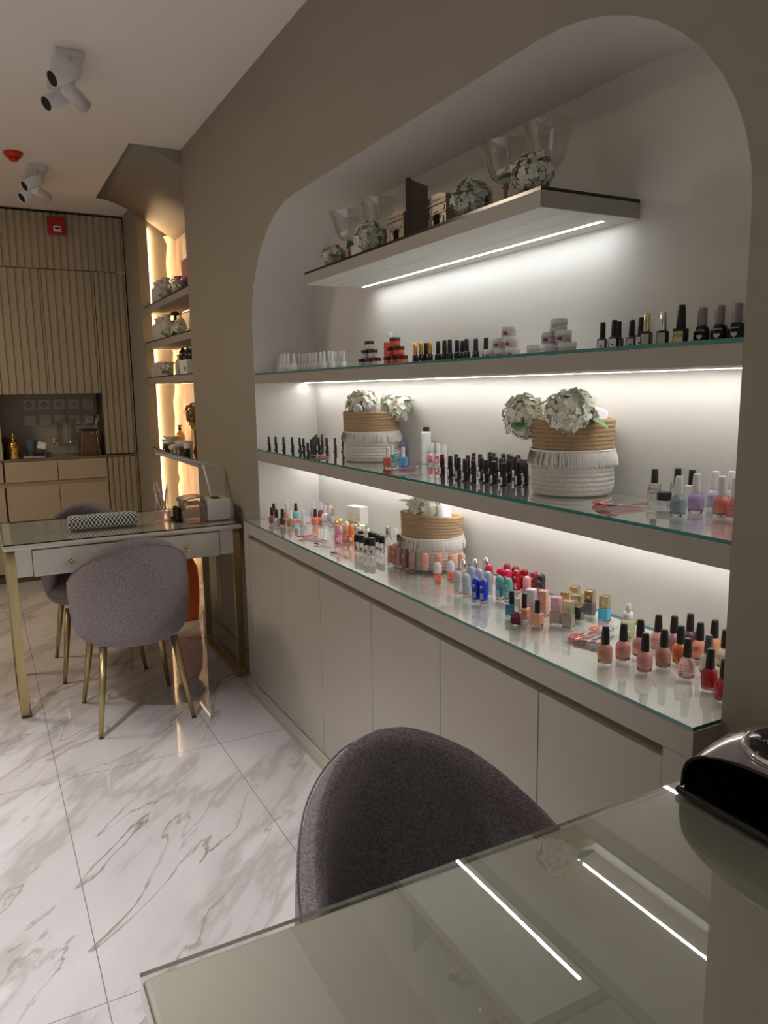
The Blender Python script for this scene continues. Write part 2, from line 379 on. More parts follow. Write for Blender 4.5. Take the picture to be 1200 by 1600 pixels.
# rough stone edge between the lit panel and the marble
b = MB(); rnd = random.Random(3); zs = [i*.06 for i in range(0, 44)]
vv = []
for z in zs:
    w_ = .055+rnd.uniform(-.012, .014); vv.append((b.bm.verts.new((1.40, 5.955, z)), b.bm.verts.new((1.40-w_, 5.945-rnd.uniform(0, .008), z)), b.bm.verts.new((1.40-w_*.6, 5.905-rnd.uniform(0, .012), z)), b.bm.verts.new((1.402, 5.875, z))))
for p, q in zip(vv, vv[1:]):
    for k in range(3):
        f = b.bm.faces.new((p[k], p[k+1], q[k+1], q[k])); f.smooth = True
struct(b.build('trim_2', onyx))
bx_('wall_end', (-2.2, 1.13, 6.85, 6.9, 0, ZC), plaster)
t = thing('led_light', 'tall warm light strip glowing at the edge of the far alcove', 'light', (1.204, 5.944, 0))
bx('led_strip', (0, .008, -.012, 0, .08, 2.62), led_a, t)

# ---------------------------------------------------------------- far fluted cabinet wall
YF = 6.4
def fluted(x0, x1, z0, z1, m=cream_wood, pitch=.0495, depth=.011, y=YF):
    b = MB(); pts = [(x0, y+.02)]
    n = max(1, round((x1-x0)/pitch)); p = (x1-x0)/n
    for i in range(n):
        a = x0+i*p
        pts += [(a, y), (a+p*.60, y), (a+p*.66, y+depth), (a+p*.94, y+depth)]
    pts += [(x1, y), (x1, y+.02)]
    b.prism(pts[::-1], 2, z0, z1, m); return b
t = thing('wall_cabinet', 'cream fluted upper cupboards reaching the ceiling above the far counter', 'cabinet', (0, 0, 0))
bx('body', (-2.19, .885, YF+.022, 6.84, 1.447, 2.785), cab_gap_shade, t)
bx('edge_trim', (-2.19, 1.13, YF-.004, YF+.02, 2.776, 2.786), dark_gap, t)
g = .002
for x0, x1 in ((-2.19, -1.6), (-1.6, -1.0), (-1.0, -.40), (-.40, .145), (.145, .514), (.514, .885)):
    fluted(x0+g*.9, x1-g*.9, 1.445, 2.366).build('door', cream_wood, t)
fluted(-2.19, 1.122, 2.372, 2.774).build('top_panel', cream_wood, t)
t = thing('tall_cabinet', 'tall narrow fluted cream cupboard right of the counter nook', 'cabinet', (0, 0, 0))
bx('body', (.889, 1.122, YF+.022, 6.84, .958, 2.371), cab_gap_shade, t)
fluted(.889, 1.12, .966, 2.366).build('door', cream_wood, t)
t = thing('base_cabinet', 'cream base cabinet with flat drawers under the far counter', 'cabinet', (0, 0, 0))
bx('body', (-2.19, 1.125, YF+.022, 6.84, .0, .940), cab_gap_shade, t)
bx('worktop', (-2.19, 1.127, YF-.004, 6.84, .942, .956), mat('worktop_dark_edge', (.22, .18, .13), .15), t)
bx('groove', (-.5, .893, YF+.010, YF+.022, .745, .785), noisy('groove_tan', (.36, .28, .18), (.38, .30, .2), .5), t)
for x0, x1 in ((-.42, .140), (.148, .522), (.522, .889)):
    for z0, z1, nm in ((.782, .938, 'drawer'), (.08, .747, 'door')):
        b = MB(); b.box(x0+.0025, x1-.0025, YF, YF+.02, z0, z1, cream_panel, .0015, 1); b.build(nm, None, t)
fluted(.896, 1.122, .05, .938, pitch=.045, y=YF-.002).build('door', cream_wood, t)
bx('shadow_gap', (1.123, 1.13, YF+.0, YF+.02, 0, 2.78), dark_gap, t)
bx('toe_kick', (-2.19, 1.12, YF+.03, YF+.04, 0, .06), cream_panel, t)
# nook side panel and back
bx('side_panel', (.10, .148, YF+.0, 6.84, .957, 1.444), cream_panel, t)
bx('back_panel', (.148, .887, 6.76, 6.80, .957, 1.444), noisy('nook_back', (.42, .37, .30), (.43, .38, .31), .4), t)
# wall plates
plate_m = mat('beige_plate', (.60, .56, .50), .35); plate_e = mat('plate_grey', (.42, .40, .36), .4)
for r in range(2):
    for c in range(5):
        x = .375+c*.112; z = 1.36-r*.125
        kind = ('dimmer', 'dimmer', 'dimmer', 'socket', 'socket') if r == 0 else ('switch', 'switch', 'switch', 'socket', 'adaptor')
        k = kind[c]
        rowt = 'upper' if r == 0 else 'lower'
        names = {'dimmer': ('dimmer_switch', 'beige wall plate with round dimmer knob, %s of three in the upper row'), 'switch': ('light_switch', 'beige three-rocker light switch, %s of three in the lower row'), }
        if k in names: nm, lb = names[k]; lb = lb % ('leftmost', 'middle', 'rightmost')[c]; ct = 'light switch'
        else:
            nm = 'power_socket'; ct = 'socket'
            lb = {(0, 3): 'square beige plate behind the top of the glass dispenser', (0, 4): 'beige wall socket at the right end of the upper row', (1, 3): 'square beige plate behind the middle of the glass dispenser', (1, 4): 'beige wall socket with a white plug adaptor in it'}[(r, c)]
        t = thing(nm, lb, ct, (x, 6.76, z), 0, 'switch and socket plates in the far nook')
        b = MB(); b.box(-.043, .043, -.009, -.0005, -.043, .043, None, .002, 1); b.build('plate', plate_m, t)
        if k == 'dimmer':
            b = MB(); M = Matrix.Rotation(PI/2, 4, 'X'); b.lathe([(.019, .009), (.019, .016), (.016, .02)], M=M, seg=18); b.build('knob', plate_e, t)
            b = MB(); b.tube([(.021*math.cos(a*PI/10), -.0095, .021*math.sin(a*PI/10)) for a in range(20)], .0012, closed=True, seg=5); b.build('ring', plate_e, t)
        elif k == 'switch':
            for j in range(3): bx('rocker', (-.037+j*.025, -.014+j*.025, -.012, -.0085, -.037, .037), plate_m, t)
        elif k == 'socket':
            b = MB()
            for hx, hz in ((0, .012), (-.011, -.008), (.011, -.008)): b.box(hx-.003, hx+.003, -.0096, -.0088, hz-.004, hz+.004)
            b.build('pin_holes', dark_gap, t)
        else:
            b = MB(); b.box(-.026, .026, -.045, -.0095, -.03, .03, None, .005); b.build('adaptor', white_plastic, t)
            b = MB()
            for hx, hz in ((0, .010), (-.011, -.008), (.011, -.008)): b.box(hx-.0035, hx+.0035, -.0458, -.0448, hz-.005, hz+.005)
            b.build('pin_holes', dark_gap, t)

# fire alarm on the cupboards
t = thing('fire_alarm', 'red square fire alarm call point high on the fluted cupboards', 'fire alarm', (.648, YF, 2.68))
red_m = mat('alarm_red', (.42, .015, .02), .35)
b = MB(); b.box(-.063, .063, -.05, -.0, -.062, .062, None, .008); b.build('housing', red_m, t)
b = MB(); b.box(-.024, .030, -.058, -.049, -.046, -.006, None, .004); b.build('window', white_plastic, t)
b = MB(); b.box(-.014, .022, -.061, -.057, -.030, -.018); b.build('glass', dark_gap, t)

# ---------------------------------------------------------------- ceiling fixtures
spot_m = mat('spot_white', (.72, .71, .72), .4)
def track(loc, label, cyl):
    t = thing('ceiling_spotlight', label, 'spotlight', loc, 0, 'triple ceiling spotlights')
    b = MB(); b.box(-.05, .05, -.20, .20, -.03, 0, None, .004); b.build('base', spot_m, t)
    for (p, q, sw) in cyl:
        p, q = Vector(p), Vector(q); d = (q-p).normalized(); R = Vector((0, 0, 1)).rotation_difference(d).to_matrix().to_4x4(); M = Matrix.Translation(p) @ R; ln = (q-p).length
        b = MB(); b.lathe([(.006, 0), (.029, .002), (.031, .006), (.031, ln), (.029, ln), (.0285, ln-.02)], M=M, seg=24, capt=False); h = b.build('lamp_head', spot_m, t)
        b = MB(); b.lathe([(.0288, ln-.004), (.001, ln-.004)], M=M, seg=24, capb=False); b.build('lens', dark_gap, h)
        b = MB(); mid = p+d*ln*.45; b.tube([(sw[0], sw[1], -.028), (sw[0], sw[1], mid.z+.01), tuple(mid)], .008); b.build('stem', spot_m, h)
track((.447, 3.645, ZC), 'white triple spotlight on the ceiling nearest the camera', [((.018, -.22, -.085), (-.078, -.262, -.145), (.0, -.20)), ((.022, .045, -.085), (-.080, -.005, -.155), (.0, .05)), ((-.012, -.13, -.12), (.066, -.045, -.155), (.0, -.10))])
track((.44, 5.38, ZC), 'white triple spotlight on the ceiling beside the red smoke detector', [((.018, -.22, -.085), (-.078, -.262, -.145), (.0, -.20)), ((.022, .045, -.085), (-.080, -.005, -.155), (.0, .05)), ((-.012, -.13, -.12), (.066, -.045, -.155), (.0, -.10))])
t = thing('smoke_detector', 'small red round smoke detector on the ceiling', 'smoke detector', (.311, 4.98, ZC))
orange_m = mat('detector_red', (.62, .035, .012), .4)
b = MB(); b.lathe([(.05, 0), (.052, -.012), (.04, -.026), (.038, -.03)], seg=24); b.build('base', orange_m, t)
b = MB(); b.lathe([(.026, -.028), (.024, -.046), (.012, -.05)], seg=20); b.build('sensor', orange_m, t)

# ================================================================ the display niche furniture
def shelf(name, label, x0, x1, y0, y1, ztop, th, edge, ledm, led_y, led_x=1.39, under=plaster_niche, gtop=shelf_top_m, board=lacquer_grey, gl=.008, lw=.005):
    t = thing(name, label, 'shelf', (0, 0, 0))
    b = MB(); b.box(x0, x1, y0, y1, ztop-gl-th, ztop-gl, board, .0012, 1)
    for f in b.bm.faces:
        f.normal_update()
        if f.normal.z < -.9: f.material_index = b._mi(under)
        elif f.normal.z > .9: f.material_index = b._mi(gtop)
    b.build('board', None, t)
    b = MB(); b.box(x0+.0015, x1, y0+.001, y1-.001, ztop-gl+.0003, ztop, edge, top=sheet); b.build('glass_top', None, t)
    if ledm:
        z = ztop-gl-th
        bx('led_strip', (led_x-lw, led_x+lw, led_y[0], led_y[1], z-.0004, z+.001), ledm, t)
    return t
shelf('floating_shelf', 'short floating shelf with dark glass top near the arch top', 1.147, XB, 1.404, 2.79, ZFL, .037, glass_edge_dark, led_f, (1.46, 2.765), 1.385, veneer)
shelf('wall_shelf', 'upper full-width shelf just below the floating shelf', XW, XB, YR, YL, ZUP, .038, glass_edge, led_u, (YR+.01, YL-.01), 1.385, lw=.0033)
shelf('wall_shelf', 'middle full-width shelf holding two rope baskets', XW, XB, YR, YL, ZMID, .045, glass_edge, led_m, (YR+.01, YL-.01), 1.395)

t = thing('storage_cabinet', 'long greige lower cabinet with six flat doors under the niche', 'cabinet', (0, 0, 0))
FX = 1.073
b = MB()
b.box(FX, XB-.002, YR, 3.459, .785, .840, cab_paint, .001, 1)
for f in b.bm.faces:
    f.normal_update()
    if f.normal.z > .9: f.material_index = b._mi(shelf_top_m)
b.build('worktop', None, t)
b = MB(); b.box(FX, XB-.002, YR, .933, .0, .785); b.build('end_panel', cab_paint, t)
b = MB(); b.box(FX, XB-.002, 3.392, 3.459, .0, .785); b.build('end_panel', cab_paint, t)
bx('carcass', (FX+.022, XB-.002, .933, 3.392, .0, .785), cab_gap_shade, t)
bx('groove_strip', (FX+.018, FX+.0215, .933, 3.392, .760, .785), noisy('groove_shade_brown', (.23, .195, .15), (.25, .21, .16), .6), t)  # dark brown strip paints the shadow inside the recessed groove
ys = [.933, 1.291, 1.712, 2.134, 2.555, 2.974, 3.392]
for y0, y1 in zip(ys, ys[1:]):
    b = MB(); b.box(FX+.001, FX+.0215, y0+.0012, y1-.0012, .055, .764, cab_paint, .001, 1); b.build('door', None, t)
b = MB(); b.prism([(FX-.018, 0), (FX-.018, .03), (FX-.012, .038), (FX-.010, .046), (FX-.002, .052), (FX+.0008, .053), (FX+.0008, 0)], 1, .933, 3.392, cab_paint); b.build('plinth', None, t)
b = MB()
for z0, z1, e in ((0, .028, .024), (.028, .036, .018), (.036, .05, .021), (.05, .062, .012)): b.box(FX-e, FX+.06, 3.385, 3.459+e*.8, z0, z1, None, .004)
b.build('corner_foot', cab_paint, t)
b = MB(); b.box(FX-.001, XB-.002, YR+.001, 3.460, .8403, ZCAB, glass_edge, top=sheet); b.build('glass_top', None, t)

# ================================================================ alcove shelves
for (n_, zt, th, lab) in ((0, 2.058, .04, 'topmost short shelf of the far warm-lit alcove'), (1, 1.806, .042, 'second short shelf from the top in the far alcove'), (2, 1.556, .042, 'third short shelf from the top in the far alcove'), (3, 1.041, .038, 'lowest short shelf of the far alcove above the desk lamp')):
    shelf('alcove_shelf', lab, 1.148, 1.398, 4.56, 5.868, zt, th, glass_edge_dark, led_a2 if n_ != 3 else led_a2, (4.6, 5.8), 1.37, gtop=cream_panel, under=plaster, lw=.003)

# ================================================================ desks
def make_desk(x0, x1, y0, y1, label, glass_edge_mat, drawers=True):
    t = thing('manicure_desk', label, 'desk', (x0, y0, 0)); W = x1-x0; D = y1-y0
    b = MB(); b.box(0, W, 0, D, .775, .8, desk_paint, .012, 4)
    for f in b.bm.faces:
        f.normal_update()
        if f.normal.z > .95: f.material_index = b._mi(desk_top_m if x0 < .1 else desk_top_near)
    b.build('top', None, t)
    b = MB(); b.box(.002, W-.002, .002, D-.002, .8005, .806, glass_edge_mat, top=far_glass if x0 < .1 else desk_glass); b.build('glass_top', None, t)
    b = MB()
    b.box(.047, .113, .014, D-.014, .655, .776); b.box(W-.113, W-.047, .014, D-.014, .655, .776)
    b.box(.113, W-.113, .038, D-.014, .658, .776); b.build('apron', desk_paint, t)
    mid = W/2
    for a, c in ((.116, mid-.003), (mid+.003, W-.116)):
        if not drawers: continue
        a, c = (.116, W-.116)
        b = MB(); b.box(a, c, .010, .036, .652, .770, None, .002, 1); dr = b.build('drawer', desk_paint, t)
        for kx in (.271, W-.271):
            b = MB(); M = Matrix.Translation((kx, .010, .708)) @ Matrix.Rotation(PI/2, 4, 'X')
            b.lathe([(.005, 0), (.005, .012), (.013, .014), (.0145, .019), (.0125, .022), (.010, .0215), (.007, .0185), (.0055, .022), (0.001, .023)], M=M, seg=20); b.build('knob', palegold, dr)
        break
    for x in (.012, W-.012-.036):
        # rounded rectangular hoop of flat brass bar
        b = MB(); hw = .036; ya, yb, za, zb, R, tk = .012, D-.012, .001, .774, .055, .02
        def loop(ins):
            pts = []
            for cy, cz, a0 in ((ya+R, za+R, PI), (yb-R, za+R, 1.5*PI), (yb-R, zb-R, 0), (ya+R, zb-R, .5*PI)):
                for k in range(7):
                    a = a0+PI/2*k/6; pts.append((cy+(R-ins)*math.cos(a), cz+(R-ins)*math.sin(a)))
            return pts
        o_, i_ = loop(0), loop(tk); n = len(o_); V = []
        for pts in (o_, i_):
            for xx in (x, x+hw): V.append([b.bm.verts.new((xx, p[0], p[1])) for p in pts])
        for k in range(n):
            k2 = (k+1) % n
            for a, c in ((0, 1), (1, 3), (3, 2), (2, 0)):
                f = b.bm.faces.new((V[a][k], V[a][k2], V[c][k2], V[c][k]))
        b.build('leg', brass, t)
    return t
make_desk(.046, 1.112, 3.60, 4.262, 'white two-knob manicure desk with brass hoop legs at the far end', glass_edge_dark)
make_desk(.104, 1.140, .205, .806, 'glass-topped desk in the foreground carrying the black lamp', glass_edge_pale)

# ================================================================ shell chairs
def make_chair(label, loc, rz):
    t = thing('shell_chair', label, 'chair', loc, rz, 'mauve fabric shell chairs')
    # local: chair faces +Y; back at -Y
    def ang(u, z):
        k = min(1, max(0, (z-.40)/.22)); return u*math.radians(104+24*k)
    def pt(u, z, ins):
        a = ang(u, z); r = rad(z)-ins; lean = -.035*max(0, (z-.45)/.40)*max(0, math.cos(a))
        return (r*math.sin(a), -r*math.cos(a)*1.13+lean+.005, z)
    RQ = [(0, .852), (.12, .847), (.23, .830), (.35, .803), (.46, .766), (.58, .716), (.68, .674), (.78, .645), (.9, .628), (1.01, .618)]
    def rim(u):
        q = abs(u)
        for (q0, z0), (q1, z1) in zip(RQ, RQ[1:]):
            if q <= q1: return z0+(z1-z0)*(q-q0)/(q1-q0)
        return RQ[-1][1]
    RP = [(.368, .165), (.374, .195), (.385, .216), (.405, .233), (.44, .246), (.50, .254), (.60, .258), (.70, .252), (.78, .240), (.852, .222)]
    def rad(z):
        for (z0, r0), (z1, r1) in zip(RP, RP[1:]):
            if z <= z1: return r0+(r1-r0)*max(0, (z-z0))/(z1-z0)
        return RP[-1][1]
    b = MB(); nu = 56; zs = 18
    outer, inner = [], []
    for i in range(nu+1):
        u = -1+2*i/nu; rz_ = rim(u); lo = .368; co, ci = [], []
        for j in range(zs+1):
            k = j/zs; k = k if k > .4 else .4*(k/.4)**1.6
            z = lo+(rz_-lo)*k; tk = .044; d = 0
            if k > .90: d = tk/2*(1-math.sqrt(max(0, 1-((k-.90)/.10)**2)))*.92
            e_ = 1
            co.append(b.bm.verts.new(pt(u, z, d))); ci.append(b.bm.verts.new(pt(u, z, tk-d)))
        outer.append(co); inner.append(ci)
    for i in range(nu):
        for j in range(zs):
            for A_, rev in ((outer, 0), (inner, 1)):
                q = (A_[i][j], A_[i+1][j], A_[i+1][j+1], A_[i][j+1]); f = b.bm.faces.new(q[::-1] if rev else q); f.smooth = True
        f = b.bm.faces.new((outer[i][zs], outer[i+1][zs], inner[i+1][zs], inner[i][zs])); f.smooth = True
        f = b.bm.faces.new((outer[i+1][0], outer[i][0], inner[i][0], inner[i+1][0]))
    for i in (0, nu):
        for j in range(zs):
            f = b.bm.faces.new((outer[i][j], outer[i][j+1], inner[i][j+1], inner[i][j])); f.smooth = True
    sh = b.build('backrest', fabric, t)
    b = MB(); b.tube([pt(-1+2*i/nu, rim(-1+2*i/nu)-.022, -.0006) for i in range(nu+1)], .0018, seg=6); b.build('piping', fabric, sh)
    # bottom bowl of the shell
    b = MB(); b.lathe([(.06, .358), (.13, .360), (.165, .368), (.185, .385), (.19, .41)], seg=36, sy=1.12); b.build('shell_base', fabric, sh)
    b = MB(); b.lathe([(.12, .39), (.195, .392), (.228, .402), (.238, .425), (.236, .452), (.222, .472), (.18, .482), (.08, .486)], c=(0, .035, 0), seg=40, sy=1.08); st = b.build('seat', fabric, t)
    b = MB(); b.tube([((.2375)*math.cos(a*PI/18), .035+.2375*1.08*math.sin(a*PI/18), .432) for a in range(36)], .002, closed=True, seg=5); b.build('piping', fabric, st)
    for sx, sy in ((-1, -1), (1, -1), (-1, 1), (1, 1)):
        b = MB(); p0 = Vector((sx*.15, sy*.15+.01, .372)); p1 = Vector((sx*.2, sy*.22, .0))
        b.tube([p0, p0.lerp(p1, .5), p1], [.0165, .0135, .0095], seg=14); lg = b.build('leg', brass, t)
        b = MB(); d = (p1-p0).normalized(); b.tube([p1-d*.006, p1+Vector((0, 0, .0005))], .0102, seg=12); b.build('foot_pad', black_cap_m, lg)
    return t
make_chair('mauve shell chair tucked at the near side of the far white desk', (.537, 3.478, 0), math.radians(2))
make_chair('mauve shell chair behind the far white desk, mostly hidden by it', (.475, 4.215, 0), math.radians(180))
make_chair('dark mauve shell chair right behind the foreground glass desk', (.597, .875, 0), math.radians(180+4))

# ================================================================ on the far desk
ZD = .8065
t = thing('hand_rest_cushion', 'black and white houndstooth hand rest cushion on the far desk', 'cushion', (.49, 3.825, ZD), math.radians(-1))
b = MB(); pts = []
W, Dp, H = .155, .042, .07
me_b = b; uvl = b.bm.loops.layers.uv.new('UVMap')
sec = []
for k in range(24):
    a = 2*PI*k/24; c, s_ = math.cos(a), math.sin(a)
    sec.append((Dp*math.copysign(abs(c)**.75, c), H/2+H/2*math.copysign(abs(s_)**.7, s_)))
rings = []
nx = 24
for i in range(nx+1):
    x = -W+2*W*i/nx; e = min(1, (min(i, nx-i)+.35)/1.6); e = math.sqrt(1-(1-min(1, e))**2)
    e = .78+.22*e
    rings.append([b.bm.verts.new((x, p[0]*e, (p[1]-H/2)*e+H/2*1)) for p in sec])
per = 24
for i in range(nx):
    for k in range(24):
        f = b.bm.faces.new((rings[i][k], rings[i+1][k], rings[i+1][(k+1) % 24], rings[i][(k+1) % 24])); f.smooth = True
        us = ((i, k), (i+1, k), (i+1, k+1), (i, k+1))
        for lp, (a, c) in zip(f.loops, us): lp[uvl].uv = (a*.31/nx, c*.19/24)
for rg in (rings[0][::-1], rings[-1]):
    f = b.bm.faces.new(rg)
    for lp in f.loops: lp[uvl].uv = (lp.vert.co.y, lp.vert.co.z)
for v in b.bm.verts: v.co.z = max(v.co.z, 0)
b.build('cover', hound, t)

t = thing('pen_cup', 'pink clear acrylic cup holding slim brushes on the far desk', 'cup', (.782, 3.87, ZD))
pinkac = mat('pink_acrylic', (.86, .70, .70), .08, trans=.75, ior=1.3)
b = MB(); b.box(-.036, .036, -.03, .03, 0, .052, None, .003); b.build('cup', pinkac, t)
rnd = random.Random(5)
cols = [mat('brush_white', (.8, .78, .76), .4), mat('brush_pink', (.62, .38, .38), .3), mat('brush_clear', (.7, .66, .66), .2), mat('brush_rose', (.72, .55, .55), .3)]
for k in range(13):
    bxx, byy = -.026+.052*k/12, rnd.uniform(-.02, .02); tx = bxx+rnd.uniform(-.035, .022); h = rnd.uniform(.15, .20)
    o = thing('nail_brush', '%s slim nail brush from left in the acrylic cup' % ORD[k], 'brush', (.782+bxx, 3.87+byy, ZD+.054), 0, 'slim brushes in the acrylic cup')
    b = MB(); dx = (tx-bxx); b.tube([(0, 0, 0), (dx*.8, rnd.uniform(-.01, .01), (h-.054)*.82)], [.0024, .0034], seg=8); b.build('handle', cols[k % 4], o)
    b = MB(); b.tube([(dx*.8, 0, (h-.054)*.80), (dx, 0, h-.054)], [.0026, .0012], seg=8); b.build('tip', cols[(k+1) % 4], o)

t = thing('organizer_box', 'smoky translucent organizer box with dark cloth on the far desk', 'box', (.913, 3.80, ZD))
b = MB(); b.box(-.048, .052, -.075, .075, 0, .09, None, .003); b.build('box', smoke, t)
b = MB(); 
pr = [(-.058, .098), (-.052, .113), (-.02, .122), (.02, .125), (.052, .121), (.052, .116), (.02, .119), (-.02, .116), (-.046, .107), (-.052, .095)]
b.prism(pr, 1, -.07, .075, mat('smoky_lid', (.36, .31, .31), .2, trans=.35)); b.build('lid', None, t)
b = MB(); b.box(-.075, -.052, -.01, .09, 0, .07, None, .01); b.box(-.085, -.04, .0, .11, 0, .012, None, .005); b.build('flap', mat('black_cloth', (.02, .016, .016), .8), t)
t = thing('tissue_box', 'white tissue box with dark slot at the right end of the far desk', 'tissue box', (1.035, 3.79, ZD))
b = MB(); b.box(-.06, .06, -.075, .075, 0, .107, None, .010, 3); b.build('body', white_plastic, t)
bx('slot', (-.022, .022, -.045, .045, .1065, .1075), dark_gap, t)
bx('lid', (-.052, .052, -.067, .067, .104, .1072), noisy('pale_wood_lid', (.62, .56, .46), (.55, .49, .40), .5, (60, 4, 4)), t)
t = thing('desk_lamp', 'slim white desk lamp with long bar head, switched off', 'lamp', (1.085, 3.97, ZD))
b = MB(); b.lathe([(.045, 0), (.045, .012), (.04, .015)], seg=28); b.build('base', white_plastic, t)
b = MB(); b.tube([(0, 0, .012), (-.047, .03, .262)], .0085, seg=10); b.build('arm', white_plastic, t)
b = MB(); v = Vector((-.315, .0, .082)).normalized(); c0 = Vector((.025, .0, .248)); ang = math.atan2(.082, .315)
R = Matrix.Rotation(ang, 4, 'Y')
b.box(-.33, 0, -.018, .018, -.006, .006, None, .003, rot=R, at=tuple(c0)); h = b.build('lamp_head', white_plastic, t)
b = MB(); b.box(-.32, -.02, -.012, .012, -.0075, -.0055, rot=R, at=tuple(c0)); b.build('diffuser', mat('led_off', (.6, .6, .58), .3), h)
lx, ly, lz = 1.085, 3.97, ZD
b = MB(); b.tube([(x-lx, y-ly, z-lz) for x, y, z in ((1.118, 3.96, ZD+.004), (1.1225, 3.90, ZD+.006), (1.1235, 3.86, .80), (1.127, 3.80, .62), (1.127, 3.78, .40), (1.127, 3.76, .02))], .003); b.build('power_cord', black_cap_m, t)

# ================================================================ UV nail lamp on the foreground desk
t = thing('nail_lamp', 'black gel nail lamp with silver top on the foreground desk', 'nail lamp', (1.04, .60, .8065))
# outline across Y (local), extruded along X; the open front faces -X
def hood(sc, dz): 
    pts = []
    for k in range(25):
        a = PI-PI*k/24; c, s_ = math.cos(a), math.sin(a)
        pts.append((.172*sc*math.copysign(abs(c)**.8, c), dz+.082*sc*abs(s_)**.62))
    return pts
b = MB(); b.box(-.112, .096, -.182, .182, 0, .014, black_gloss, .006, 3); b.build('base', None, t)
b = MB(); rows = []
for x, sc, zz in ((-.105, .99, .014), (-.098, 1.0, .018), (-.06, 1.0, .032), (-.02, 1.0, .040), (.03, .98, .040), (.075, .93, .034), (.094, .84, .02)):
    rows.append([b.bm.verts.new((x, p[0], p[1])) for p in hood(sc, zz)])
for r0, r1 in zip(rows, rows[1:]):
    for k in range(24):
        f = b.bm.faces.new((r0[k], r0[k+1], r1[k+1], r1[k])); f.smooth = True; hh = (r0[k].co.z+r0[k+1].co.z)/2
        f.material_index = b._mi(mat('mauve_silver_plastic', (.36, .33, .36), .16, .55, coat=.6)) if 3 <= k <= 20 else b._mi(black_gloss)
f = b.bm.faces.new(rows[-1]); f.material_index = b._mi(black_gloss)
b.build('hood', None, t)
b = MB(); b.prism([(p[0]*1.0, p[1]*1.0-.004) for p in hood(.985, .016)], 0, -.103, .07, mat('cavity_shade_black', (.002, .002, .002), .9, spec=0)); b.build('inner_shell', None, t)  # filled block, near black: the deep cavity's shade put into its colour
b = MB(); pts = hood(1.0, .016); b.tube([(-.105, p[0], p[1]) for p in pts], .003, seg=6); b.build('rim', black_gloss, t)
M = Matrix.Translation((-.042, .045, .1175)) @ Matrix.Rotation(math.radians(-8), 4, 'Y')
b = MB(); b.lathe([(.050, -.010), (.0545, .000), (.051, .004), (.048, .003)], seg=48, sx=1, sy=1.15, M=M); b.build('display_ring', chrome, t)
b = MB(); b.lathe([(.0475, .002), (.044, .0062), (.02, .0085), (.001, .009)], seg=48, sx=1, sy=1.15, M=M); d = b.build('display', black_gloss, t)
txt = mat('grey_print', (.45, .45, .47), .5)
for s_, sz, oy in (('SUN', .0125, -.0), ('X10', .010, -.0)):
    o = lettering(s_, sz, txt, d); o.matrix_local = M @ Matrix.Translation((-.016, .026 if s_ == 'SUN' else -.006, .0088)) @ Matrix.Rotation(-PI/2, 4, 'Z') @ Matrix.Rotation(-PI/2, 4, 'X')

# ================================================================ flowers
def hydrangea(name, label, loc, R, pm=petal_m, lm=leaf_m, leaves=((1, -.2, .0),), seed=1, n=140, squash=.85, stem=None, group='cream hydrangea heads', fl=.0118, cat='flower'):
    t = thing(name, label, cat, loc, 0, group); rnd = random.Random(seed)
    b = MB(); b.ball((0, 0, 0), R*.80, mat('floret_core', (.52, .55, .34), .8), 2, (1, 1, squash))
    for i in range(n):
        z = 1-2*(i+.5)/n; a = i*2.39996+rnd.uniform(-.2, .2); q = math.sqrt(1-z*z)
        d = Vector((q*math.cos(a), q*math.sin(a), z)); rr = R*rnd.uniform(.84, 1.12)
        c = Vector((d.x*rr, d.y*rr, d.z*rr*squash)); dn = (d+Vector((rnd.uniform(-.45, .45), rnd.uniform(-.45, .45), rnd.uniform(-.2, .5)))).normalized(); u = dn.orthogonal().normalized(); v = dn.cross(u); rot = rnd.uniform(0, PI)
        s_ = fl*rnd.uniform(.8, 1.2)
        for k in range(4):
            th = rot+k*PI/2; e = u*math.cos(th)+v*math.sin(th); g_ = -u*math.sin(th)+v*math.cos(th)
            p = [c-d*.002, c+e*s_*.5-g_*s_*.48+d*.0015, c+e*s_*1.02-g_*s_*.22+d*.003*rnd.uniform(-1, 1.5), c+e*s_*1.02+g_*s_*.22+d*.003*rnd.uniform(-1, 1.5), c+e*s_*.5+g_*s_*.48+d*.0015]
            b.quad(p, pm, True)
        b.ball(c+d*.0008, s_*.09, mat('floret_eye', (.50, .58, .25), .6), 1)
    b.build('blossom', None, t)
    for (ax, ay, az) in leaves:
        b = MB(); d = Vector((ax, ay, az)).normalized(); side = d.cross(Vector((0, 0, 1))).normalized(); p0 = d*R*.7; ln = R*1.1; prev = None
        for k in range(7):
            f_ = k/6; wv = math.sin(f_*PI)**.8*R*.42; c = p0+d*ln*f_+Vector((0, 0, -.25*R*f_*f_)); cur = (b.bm.verts.new(c-side*wv+Vector((0, 0, .12*wv))), b.bm.verts.new(c+Vector((0, 0, -.1*wv))), b.bm.verts.new(c+side*wv+Vector((0, 0, .12*wv))))
            if prev:
                for q in (0, 1): f = b.bm.faces.new((prev[q], prev[q+1], cur[q+1], cur[q])); f.smooth = True
            prev = cur
        b.build('leaf', lm, t)
    if stem:
        b = MB(); b.tube([(0, 0, -R*.3), tuple(Vector(stem)*.5+Vector((0, 0, -.01))), stem], .0022, seg=6); b.build('stem', lm, t)
    return t

